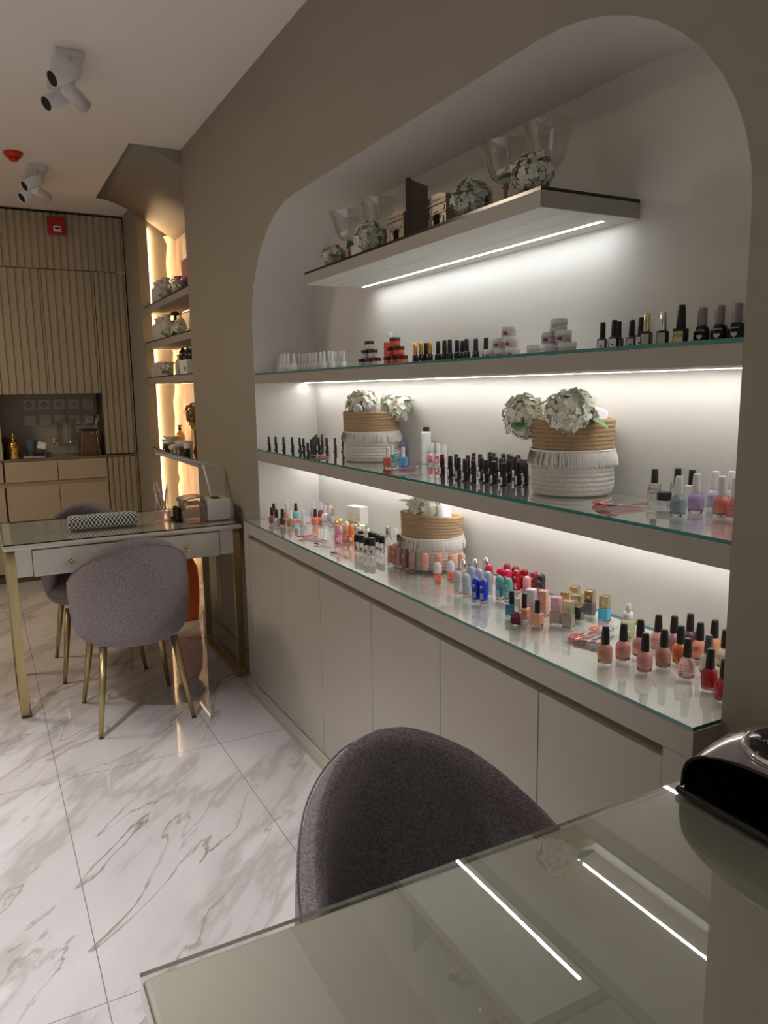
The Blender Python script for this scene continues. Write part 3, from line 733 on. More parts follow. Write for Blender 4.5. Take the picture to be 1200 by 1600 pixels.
# ================================================================ rope baskets
def basket(label, loc, R=.107, H=.188, tilt=0, seed=1):
    t = thing('rope_basket', label, 'basket', loc, 0, 'two-tone rope baskets with fringe')
    def ring_prof(z0, z1, n, rf):
        prof = []; p = (z1-z0)/n
        for i in range(n):
            for k in range(5):
                a = -PI/2+PI*k/4; z = z0+p*(i+.5)+p*.48*math.sin(a); prof.append((rf((z-0)/H)+.0032*math.cos(a), z))
        return prof
    rf = lambda k: R*(.90+.10*math.sin(min(k*5, 1)*PI/2)) * (1-.045*math.sin(max(0, k-.1)*PI))
    wob = lambda v: v
    for nm, z0, z1, n, m in (('lower_body', .002, H*.50, 8, rope_cream), ('upper_band', H*.50, H, 9, rope_tan)):
        b = MB(); pr = ring_prof(z0, z1, n, rf)
        if nm == 'upper_band':
            q = pr + [(rf(1)-.006, H+.001), (rf(1)-.010, H-.006)] + [(rf(.9)-.011, H*.85), (rf(.5)-.010, H*.52)]
            b.lathe(q, m, seg=56, capb=False, capt=False)
        else:
            q = [(R*.62, .0005), (R*.80, .001)] + pr + [(rf(.5)-.008, H*.5), (rf(.3)-.010, .02), (.001, .012)]
            b.lathe(q, m, seg=56, capb=True, capt=False)
        for v in b.bm.verts:
            if tilt: v.co.z += tilt*v.co.x*(v.co.z/H)**2
        b.build(nm, None, t)
    b = MB(); rnd = random.Random(seed); n = 300
    for i in range(n):
        a = 2*PI*i/n; r0 = rf(.58)+.004; ln = H*rnd.uniform(.15, .22); fl = rnd.uniform(.003, .010); w_ = .0017; da = rnd.uniform(-.04, .04)
        prev = None
        for k in range(4):
            f_ = k/3; rr = r0+fl*math.sin(f_*PI*.55); aa = a+da*f_; z = H*.60-ln*f_
            c = Vector((rr*math.cos(aa), rr*math.sin(aa), z)); s_ = Vector((-math.sin(aa), math.cos(aa), 0))*w_
            cur = (b.bm.verts.new(c-s_), b.bm.verts.new(c+s_+Vector((math.cos(aa), math.sin(aa), 0))*.0012))
            if prev: f = b.bm.faces.new((prev[0], prev[1], cur[1], cur[0])); f.smooth = True
            prev = cur
    b.tube([((rf(.6)+.005)*math.cos(2*PI*k/40), (rf(.6)+.005)*math.sin(2*PI*k/40), H*.602) for k in range(40)], .0028, closed=True, seg=6)
    b.build('fringe', fringe_m, t)
    return t
def towel(label, loc, ln, r, rz, rx=0, group='rolled white towels in the baskets'):
    t = thing('rolled_towel', label, 'towel', loc, rz, group); t.rotation_euler = (rx, 0, rz)
    b = MB(); n = 60; prev = None
    M = Matrix.Rotation(PI/2, 4, 'Y')
    pts = []
    for k in range(n+1):
        f_ = k/n; a = f_*2.6*2*PI; q = r*(.12+.88*f_); pts.append((q*math.cos(a), q*math.sin(a)))
    for k, (p0, p1) in enumerate(pts):
        cur = [b.bm.verts.new((x, p0*e, p1*e)) for x, e in ((-ln/2, .93), (-ln/2+.006, 1), (ln/2-.006, 1), (ln/2, .93))]
        if prev:
            for q in range(3): f = b.bm.faces.new((prev[q], prev[q+1], cur[q+1], cur[q])); f.smooth = True
        prev = cur
    o = b.build('roll', towel_m, t); md = o.modifiers.new('thick', 'SOLIDIFY'); md.thickness = r*.22
    return t
basket('rope basket on the middle shelf beside the coral and blue square bottles', (1.326, 2.60, ZMID), .108, .186, seed=1)
basket('largest-looking rope basket, at the right on the middle shelf', (1.332, 1.487, ZMID), .104, .189, seed=2)
basket('rope basket on the lower cabinet, ringed by nude polish bottles', (1.332, 2.172, ZCAB), .106, .182, tilt=-.10, seed=3)
# flowers and towels in the baskets
hydrangea('hydrangea', 'cream hydrangea head left in the middle-shelf basket with towels', (1.315, 2.655, ZMID+.215), .055, leaves=(), seed=11)
hydrangea('hydrangea', 'cream hydrangea head right in the middle-shelf basket with towels', (1.39, 2.515, ZMID+.205), .056, leaves=((.3, -1, .4),), seed=12)
towel('left one of two small towel rolls in the left basket', (1.268, 2.60, ZMID+.198), .07, .018, math.radians(60))
towel('right one of two small towel rolls in the left basket', (1.300, 2.548, ZMID+.198), .07, .018, math.radians(70))
hydrangea('hydrangea', 'cream hydrangea hanging over the left rim of the large basket', (1.26, 1.592, ZMID+.195), .050, leaves=((.5, -.6, .6), (-.6, -.5, -.2)), seed=13, stem=(.04, -.06, -.01), squash=1.1)
hydrangea('hydrangea', 'big cream hydrangea drooping over the front of the large basket', (1.268, 1.425, ZMID+.212), .056, leaves=((.5, -1, -.35),), seed=14, n=170)
towel('white towel roll at the right rim of the large basket', (1.343, 1.425, ZMID+.182), .062, .030, math.radians(20), 0)
TW2 = bpy.context.scene.objects['rolled_towel.002']; TW2.rotation_euler = (0, math.radians(-68), math.radians(20))
hydrangea('hydrangea', 'cream hydrangea head in the basket on the lower cabinet', (1.318, 2.185, ZCAB+.195), .060, leaves=((-.9, .6, .5), (-.7, -.6, -.6)), seed=15)
towel('white towel roll at the right rim of the cabinet basket', (1.335, 2.115, ZCAB+.170), .08, .034, 0, 0)
TW3 = bpy.context.scene.objects['rolled_towel.003']; TW3.rotation_euler = (0, math.radians(-50), math.radians(60))

# ================================================================ nail polish bottles
PAL = dict(mauve=(.38, .17, .20), clear=None, bronze=(.17, .105, .07), peach=(.80, .42, .32), copper=(.55, .33, .20), sky=(.30, .62, .66), mist=(.66, .68, .68), lavender=(.55, .48, .72), coral=(.85, .22, .16),
    garnet=(.32, .04, .04), milk=(.80, .78, .74), lilacgrey=(.56, .50, .60), tan=(.62, .36, .27), pink=(.72, .36, .34), palepink=(.76, .48, .44), rosetan=(.48, .27, .22), mauve2=(.45, .29, .30), orange2=(.68, .22, .10),
    plumdark=(.12, .07, .09), clearpink=(.85, .60, .60), salmon2=(.72, .36, .28), apricot=(.76, .40, .24), patterned=(.80, .77, .68), crimson2=(.40, .005, .045), creamy=(.80, .76, .62), red2=(.45, .02, .03),
    bluegrey2=(.30, .38, .44), lavender2=(.50, .42, .66), lilacgrey2=(.55, .52, .66), coralpink=(.72, .30, .28), milkblue=(.60, .66, .72), coralpink2=(.65, .25, .24),
    pinkhot=(.85, .30, .45), blush=(.85, .58, .52), orange=(.92, .25, .06),
    taupepink=(.36, .24, .22), brownrose=(.38, .20, .17), peachbrown=(.62, .30, .24), beigebrown=(.50, .31, .24), rosebeige=(.52, .31, .27), cocoa=(.34, .16, .14), mauvetaupe=(.42, .29, .28), petal=(.78, .44, .38),
    peachnude=(.76, .42, .32), salmon=(.80, .42, .31), blushnude=(.80, .52, .44), whitegrey=(.66, .68, .70), palegrey=(.62, .66, .70), bluegrey=(.42, .50, .62), royal=(.02, .08, .56), crimson=(.62, .04, .09),
    rosered=(.66, .07, .13), ruby=(.50, .015, .06), teal=(.17, .42, .40), bubblegum=(.86, .34, .38), plum=(.26, .06, .08), darkred=(.28, .01, .03), blackdome=(.02, .02, .02),
    tealblue=(.12, .32, .42), burgundy=(.13, .02, .03), nudepeach=(.78, .46, .34), cream=(.78, .74, .66), peachbody=(.80, .50, .42), taupebody=(.52, .44, .40), glitter=(.55, .47, .42), blackbody=(.03, .03, .035), greyplum=(.22, .18, .20), skybody=(.18, .50, .72),
    lilacsq=(.36, .30, .60), tealsq=(.12, .45, .47), coralsq=(.60, .20, .18), bluesq=(.20, .42, .68))
ADJ = dict(mauve='mauve', clear='clear', bronze='dark bronze', peach='pale peach', copper='copper', sky='light aqua', mist='pale grey', lavender='lavender', coral='bright coral', garnet='garnet red', milk='milky white', lilacgrey='greyish lilac',
    tan='tan nude', pink='soft pink', palepink='pale pink', rosetan='brownish rose', mauve2='greyed mauve', orange2='burnt orange', plumdark='very dark plum', clearpink='see-through pink', salmon2='salmon', apricot='apricot', patterned='milky', crimson2='crimson', creamy='cream', red2='red half-cut',
    bluegrey2='blue-grey', lavender2='lavender', lilacgrey2='greyish lilac', coralpink='coral pink', milkblue='milky blue', coralpink2='deep coral half-cut')
def lac(c):
    if PAL.get(c, 0) is None: return mat('clear_polish', (.90, .88, .87), .03, trans=.9, ior=1.3)
    if c == 'clearpink': return mat('clearpink_polish', (.92, .66, .66), .03, trans=.88, ior=1.25)
    m = .0
    if c in ('bronze', 'copper', 'glitter'): m = .6
    q = sum(PAL[c])/3; sat = tuple(max(.004, (q+(v-q)*1.3))*.88 for v in PAL[c])
    return mat(c+'_polish', sat, .12, m, coat=.5)
CAPS = dict(black=black_cap_m, white=mat('white_cap_plastic', (.74, .74, .75), .33), gold=palegold, silver=silver, patterned=None)
def patterned_cap():
    m = mat('black_white_swirl', (.02, .02, .02), .3); tc = N(m, 'ShaderNodeTexCoord'); wv = N(m, 'ShaderNodeTexNoise'); wv.inputs['Scale'].default_value = 260; wv.inputs['Distortion'].default_value = 2
    L(m, tc.outputs['Object'], wv.inputs['Vector']); r = rampnode(m, [(.52, (.015, .015, .015)), (.55, (.7, .7, .7)), (.58, (.015, .015, .015))]); L(m, wv.outputs['Fac'], r.inputs[0]); L(m, r.outputs[0], P(m).inputs['Base Color']); return m
CAPS['patterned'] = patterned_cap()
label_white = mat('label_white', (.72, .72, .72), .5); label_grey = mat('label_grey', (.45, .46, .48), .4, .3); label_purple = mat('label_purple', (.30, .12, .36), .5); ink = mat('black_ink', (.03, .03, .03), .6); ink_dark = mat('tone_ink', (.14, .08, .10), .5)
badge = mat('silver_badge', (.60, .61, .63), .35, .3)
CACHE = {}
def cached(key, fn):
    if key not in CACHE: CACHE[key] = fn()
    return CACHE[key]
def Lm(prof, seg=20, **kw):
    b = MB(); b.lathe(prof, seg=seg, **kw); return b
def part(root, nm, key, fn, m):
    def mk():
        b = fn(); return b.mesh(nm, m)
    return link(nm, cached((nm,)+key+(m.name,), mk), root)
def bottle(typ, e, x, y, z, h, label, cat='nail polish', group=None, off=-.35, name='nail_polish_bottle', clip=False):
    rz = face_rz(x, y, off); t = thing(name, label, cat, (x, y, z+.0004), rz, group)
    if typ == 'classic':
        k = h/.085; capc, col = e; K = (round(k, 3),); s = lambda pr: [(r*k, q*k) for r, q in pr]
        part(t, 'glass_base', ('c',)+K, lambda: Lm(s([(.0105, 0), (.0135, .0008), (.0152, .004), (.0160, .0105)]), 20, lobes=8, lob=.03), clear)
        part(t, 'bottle_body', ('c',)+K, lambda: Lm(s([(.0135, .0075), (.0160, .0115), (.0165, .020), (.0164, .030), (.0155, .0365), (.0125, .0415), (.0085, .0445), (.0075, .047)]), 24), lac(col))
        c = CAPS[capc]
        part(t, 'cap', ('c',)+K, lambda: Lm(s([(.0088, .0455), (.0091, .048), (.0088, .060), (.0076, .0795), (.0070, .0838), (.0058, .085), (.001, .0847)]), 20), c)
        if k > .99 and col not in ('patterned',):
            lettering('O P I', .0075, ink_dark, t, (-.001, 0, .0295), .0166); lettering('NAIL LACQUER', .0031, ink_dark, t, (0, 0, .0225), .0166)
    elif typ == 'dome':
        s = lambda pr: pr
        cl = e[0]; cc = {'whitecoral': label_white, 'chrome': chrome}.get(cl) or lac(cl)
        bc = lac('coral') if cl == 'whitecoral' else (lac('clear') if cl == 'chrome' else lac(cl))
        part(t, 'glass_base', ('d',), lambda: Lm([(.0085, 0), (.0108, .001), (.0118, .005), (.0116, .0115)], 20, lobes=6, lob=.06), clear)
        part(t, 'bottle_body', ('d',), lambda: Lm([(.0095, .0095), (.0117, .0125), (.0120, .020), (.0120, .0355), (.0112, .037)], 20), bc)
        part(t, 'cap', ('d',), lambda: Lm([(.0116, .0372), (.0122, .039), (.0122, .056), (.0114, .062), (.0092, .067), (.0058, .0700), (.001, .071)], 20), cc)
        if cl not in ('petal', 'rosebeige', 'chrome', 'palegrey'): part(t, 'badge', ('d',), lambda: badge_mesh(.0123, .050, .0042, -.25), badge)
        if cl in ('whitecoral', 'royal', 'teal', 'ruby', 'blackdome', 'whitegrey'):
            def sl():
                b = MB()
                for zz in (.031, .0275, .024, .0205, .017): b.patch(.0122, -.55, .1+.25*math.sin(zz*9000), zz-.0008, zz+.0008)
                return b
            part(t, 'label', ('dl',), sl, label_white)
    elif typ in ('square', 'square2'):
        capk, col = e; wd = .0135 if typ == 'square' else .0145; dp = wd if typ == 'square' else .010
        bh = .036
        def bb(a0, a1, ww, dd, bev=.0025):
            def f():
                b = MB(); b.box(-ww, ww, -dd, dd, a0, a1, None, bev, 3); return b
            return f
        part(t, 'glass_base', (typ,), bb(0, .008, wd*.96, dp*.96, .002), clear)
        part(t, 'bottle_body', (typ,), bb(.006, bh, wd, dp, .003), lac(col))
        if capk in ('whitesq', 'peachsq', 'pinksq', 'goldsq'):
            cm = {'whitesq': CAPS['white'], 'peachsq': mat('peach_cap', (.82, .52, .44), .25, coat=.5), 'pinksq': mat('pink_cap', (.80, .46, .58), .25, coat=.5), 'goldsq': palegold}[capk]
            part(t, 'cap', (capk, h), bb(bh+.001, h, .0118, .0118, .0018), cm)
            if capk != 'whitesq': part(t, 'badge', (capk,), lambda: disc_mesh(-.0119, .053, .0042), {'goldsq': label_grey, 'peachsq': badge, 'pinksq': badge}[capk])
        else:
            cm = {'blackcap': CAPS['black'], 'silver': silver}.get(capk) or CAPS['white']
            if typ == 'square2' and capk.startswith('lilac'): cm = mat('lilac_cap', (.36, .30, .60), .35)
            part(t, 'cap', (typ, 'r', h), lambda: Lm([(.0066, bh-.0005), (.0070, bh+.002), (.0066, h-.002), (.006, h), (.001, h)], 16), cm)
    elif typ == 'mini':
        k = h
        part(t, 'bottle_body', ('m', h), lambda: Lm([(.0078, 0), (.0088, .0015), (.0090 if h > .062 else .0082, .004), (.0090 if h > .062 else .0082, h*.43), (.0076, h*.455), (.006, h*.465)], 16), black_gloss)
        part(t, 'cap', ('m', h), lambda: Lm([(.0066, h*.455), (.0073 if h > .062 else .0060, h*.48), (.0068 if h > .062 else .0052, h*.985), (.0060 if h > .062 else .0048, h), (.001, h)], 16), black_cap_m)
        part(t, 'label', ('m', h), lambda: patchb(.0092 if h > .062 else .0084, -1.15, -.1, .005, h*.40), label_white)
        part(t, 'logo', ('m', h), lambda: patchb(.0094 if h > .062 else .0086, -.72, -.45, .010, .016), ink)
    elif typ == 'ball':
        part(t, 'bottle_body', ('b',), lambda: Lm([(.009, 0), (.011, .001), (.0115, .03), (.008, .04), (.005, .046)], 16), lac('clear'))
        part(t, 'cap', ('b',), lambda: Lm([(.005, .044), (.0055, .050), (.0105, .055), (.0115, .061), (.0105, .067), (.006, .0715), (.001, .072)], 18), gold)
    elif typ == 'round':
        capm = mat(e[0]+'_cap', PAL[e[0]], .3, coat=.3)
        part(t, 'bottle_body', ('r',), lambda: Lm([(.010, 0), (.0125, .001), (.0135, .005), (.0135, .026), (.012, .033), (.009, .036)], 20), lac(e[0]))
        part(t, 'cap', ('r',), lambda: Lm([(.0088, .0365), (.0108, .038), (.0108, .058), (.0098, .067), (.007, .073), (.001, .075)], 20), capm)
        part(t, 'label', ('r',), lambda: patchb(.0137, -.2, .7, .008, .024), label_white)
    elif typ == 'dropper':
        part(t, 'bottle_body', ('dr',), lambda: Lm([(.011, 0), (.0125, .001), (.013, .004), (.013, .030), (.010, .037), (.006, .040)], 20), mat('pale_oil', (.75, .72, .45), .08, trans=.6, ior=1.3))
        part(t, 'collar', ('dr',), lambda: Lm([(.008, .0395), (.0092, .041), (.0092, .057), (.006, .058)], 18), CAPS['white'])
        part(t, 'bulb', ('dr',), lambda: Lm([(.005, .058), (.0053, .070), (.0045, .076), (.001, .078)], 14), CAPS['white'])
    elif typ == 'serum':
        part(t, 'bottle_body', ('se',), lambda: Lm([(.014, 0), (.0162, .001), (.017, .005), (.017, .036), (.014, .0415), (.008, .0435)], 22), mat('lemon_oil', (.80, .76, .50), .08, trans=.55, ior=1.3))
        part(t, 'collar', ('se',), lambda: Lm([(.0095, .044), (.0112, .0445), (.0112, .061), (.007, .0615)], 20), CAPS['white'])
        part(t, 'bulb', ('se',), lambda: Lm([(.0055, .0615), (.006, .075), (.005, .082), (.001, .084)], 16), mat('cream_rubber', (.82, .78, .58), .5))
        part(t, 'label', ('se',), lambda: patchb(.0172, -.6, .6, .008, .020), label_white)
    elif typ in ('topper', 'topper2'):
        part(t, 'bottle_body', (typ,), lambda: Lm([(.009, 0), (.0108, .001), (.0115, .005), (.0115, h*.55), (.010, h*.57)], 18), lac('clear') if typ == 'topper' else black_gloss)
        part(t, 'cap', (typ, h), lambda: Lm([(.0108, h*.575), (.0116, h*.59), (.0116, h*.90), (.0105, h*.965), (.008, h), (.001, h)], 18), black_cap_m)
        if typ == 'topper': part(t, 'label', (typ,), lambda: patchb(.0117, -.5, .35, .010, .022), label_purple)
    elif typ == 'silverlong':
        part(t, 'bottle_body', ('sl',), lambda: Lm([(.0095, 0), (.011, .001), (.0115, .004), (.0115, .038), (.009, .041)], 18), lac('clear'))
        part(t, 'cap', ('sl',), lambda: Lm([(.0095, .0415), (.0100, .043), (.0096, .079), (.009, .080), (.001, .080)], 18), silver)
    elif typ == 'domew':
        part(t, 'bottle_body', ('dw',), lambda: Lm([(.009, 0), (.0112, .001), (.0117, .005), (.0117, .034), (.0100, .036)], 18), mat('white_polish', (.78, .78, .76), .2))
        part(t, 'cap', ('dw',), lambda: Lm([(.0095, .0365), (.0105, .038), (.0098, .058), (.0085, .067), (.001, .071)], 18), CAPS['white'])
    elif typ == 'tallwhite':
        part(t, 'bottle_body', ('tw',), lambda: Lm([(.0165, 0), (.0182, .0015), (.0185, .004), (.0185, .110), (.0170, .1145), (.0125, .1165)], 28), white_plastic)
        part(t, 'cap', ('tw',), lambda: Lm([(.0115, .1168), (.0120, .118), (.0118, .131), (.011, .132), (.001, .132)], 22), black_cap_m)
        def sl():
            b = MB()
            for zz in (.088, .085, .040, .037, .034): b.patch(.0187, -.9, -.3, zz-.0007, zz+.0007)
            b.patch(.0187, -1.0, -.75, .094, .101); return b
        part(t, 'label', ('tw',), sl, label_grey)
    elif typ == 'pictured':
        part(t, 'bottle_body', ('pi',), lambda: Lm([(.0095, 0), (.011, .001), (.0115, .004), (.0112, .034), (.0095, .041), (.0088, .043)], 18), white_plastic)
        part(t, 'cap', ('pi',), lambda: Lm([(.0086, .0435), (.0090, .045), (.0084, .075), (.0076, .077), (.001, .077)], 18), CAPS['white'])
        c = mat('picture_red', (.72, .08, .08), .4); part(t, 'label', ('pi', e[0]), lambda: patchb(.0116, -.9, .6, .008, .033), c)
        part(t, 'print', ('pi', e[0]), lambda: patchb(.0118, -.5, .1, .010, .022), mat('picture_blue', (.25, .28, .50), .4) if e[0] == 'redblue' else label_white)
    elif typ == 'clearcap':
        m_ = {'miracle': lac('clear'), 'clearblack': lac('clear'), 'labelblack': mat('frosted_white', (.7, .7, .7), .2)}[e[0]]
        def bb():
            b = MB(); b.box(-.0135, .0135, -.0115, .0115, 0, h*.56, None, .003, 3); return b
        part(t, 'bottle_body', ('cc', e[0]), bb, m_)
        part(t, 'cap', ('cc', h), lambda: Lm([(.0078, h*.565), (.0082, h*.58), (.0074, h*.98), (.0068, h), (.001, h)], 18), black_cap_m)
        if e[0] == 'miracle':
            lettering('Miracle', .0085, ink, t, (0, -.0118, .0285)); lettering('Nail', .0085, ink, t, (0, -.0118, .0200))
        else:
            def pl():
                b = MB(); b.box(-.010, .010, -.0122, -.0116, .006, .034); return b
            part(t, 'label', ('cc', e[0]), pl, label_white)
    elif typ == 'jarblack':
        part(t, 'jar_body', ('jb',), lambda: Lm([(.0145, 0), (.0155, .001), (.0158, .010), (.0145, .0115)], 26), clear)
        part(t, 'lid', ('jb',), lambda: Lm([(.0160, .0118), (.0165, .0125), (.0165, .0285), (.0155, .030), (.001, .030)], 28), black_cap_m)
    elif typ == 'whitegel':
        part(t, 'bottle_body', ('wg',), lambda: Lm([(.0098, 0), (.0112, .001), (.0115, .003), (.0115, .026), (.0100, .032), (.0065, .035)], 18), CAPS['white'])
        part(t, 'cap', ('wg', h), lambda: Lm([(.0062, .0345), (.0066, .036), (.0056, h-.002), (.005, h), (.001, h)], 16), CAPS['white'])
        part(t, 'logo', ('wg',), lambda: patchb(.0117, -.25, .1, .010, .014), label_grey)
    elif typ == 'gelround':
        part(t, 'bottle_body', ('gr',), lambda: Lm([(.0098, 0), (.0112, .001), (.0115, .004), (.0115, .032), (.0095, .0355), (.007, .037)], 18), black_gloss)
        part(t, 'cap', ('gr', h), lambda: Lm([(.0072, .0365), (.0078, .038), (.0072, h-.002), (.0064, h), (.001, h)], 16), gold if e[0] == 'gold' else black_cap_m)
        part(t, 'logo', ('gr',), lambda: patchb(.0117, -.3, .3, .013, .0145), label_grey)
    elif typ == 'gellabel':
        def bb():
            b = MB(); b.box(-.0112, .0112, -.0090, .0090, 0, .038, None, .002, 2); return b
        part(t, 'bottle_body', ('gl',), bb, black_gloss)
        cm = {'dark': black_cap_m, 'goldc': palegold, 'silverc': silver}[e[0]]
        part(t, 'cap', ('gl', h), lambda: Lm([(.0072, .0385), (.0074, .040), (.0066, h-.0015), (.006, h), (.001, h)], 18), cm)
        def pl():
            b = MB(); b.box(-.0085, .0085, -.0096, -.0091, .003, .034); return b
        part(t, 'label', ('gl',), pl, label_grey if e[0] != 'dark' else label_white)
        if e[0] == 'dark':
            def hh():
                b = MB(); heart_into(b, 0, -.0098, .020, .006); return b
            part(t, 'logo', ('gl',), hh, ink)
    elif typ == 'bigblack':
        def bb():
            b = MB(); b.box(-.0140, .0140, -.011, .011, 0, .042, None, .0015, 2); return b
        part(t, 'bottle_body', ('bb',), bb, black_gloss)
        part(t, 'cap', ('bb',), lambda: Lm([(.0100, .0425), (.0104, .044), (.0078, .0905), (.007, .092), (.001, .092)], 18), black_cap_m)
        def pl():
            b = MB(); b.box(-.0125, .0085, -.0116, -.0111, .002, .036); return b
        part(t, 'label', ('bb',), pl, palegold); lettering('ND', .011, ink, t, (-.002, -.0118, .027))
    elif typ == 'heart':
        def bb():
            b = MB(); b.lathe([(.0150, 0), (.0168, .001), (.0175, .004), (.0172, .034), (.0150, .0425), (.010, .0455)], seg=28, sy=.75); return b
        part(t, 'bottle_body', ('he',), bb, black_gloss)
        part(t, 'cap', ('he',), lambda: Lm([(.0098, .0458), (.0102, .047), (.0102, .081), (.009, .085), (.001, .085)], 20), mat('pearl_grey_cap', (.34, .33, .34), .3, .2))
        lettering('ETERNAL', .0052, label_white, t, (0, -.01345, .0355)); lettering('cosmetics', .0042, mat('pink_ink', (.6, .12, .18), .5), t, (0, -.0139, .0105))
        def hh():
            b = MB(); heart_into(b, 0, -.0137, .0225, .0135); return b
        part(t, 'logo', ('he',), hh, label_white)
    return t
def patchb(*a):
    b = MB(); b.patch(*a); return b
def badge_mesh(r, z, q, a0):
    b = MB(); n = 12; cen = []; 
    top = [b.bm.verts.new(((r)*math.sin(a0+q*math.cos(2*PI*k/n)/r), -(r)*math.cos(a0+q*math.cos(2*PI*k/n)/r), z+q*math.sin(2*PI*k/n))) for k in range(n)]
    bot = [b.bm.verts.new(((r-.001)*math.sin(a0+q*math.cos(2*PI*k/n)/r), -(r-.001)*math.cos(a0+q*math.cos(2*PI*k/n)/r), z+q*math.sin(2*PI*k/n))) for k in range(n)]
    b.bm.faces.new(top)
    for k in range(n): b.bm.faces.new((top[k], top[(k+1) % n], bot[(k+1) % n], bot[k]))
    return b
def disc_mesh(y, z, q):
    b = MB(); b.prism([(q*math.cos(2*PI*k/20), z+q*math.sin(2*PI*k/20)) for k in range(20)], 1, y-.0004, y+.0002); return b
def heart_into(b, x, y, z, s):
    pts = []
    for k in range(24):
        a = 2*PI*k/24; pts.append((x+s*16*math.sin(a)**3/34, z+s*(13*math.cos(a)-5*math.cos(2*a)-2*math.cos(3*a)-math.cos(4*a))/34))
    b.prism(pts, 1, y-.0003, y+.0003)

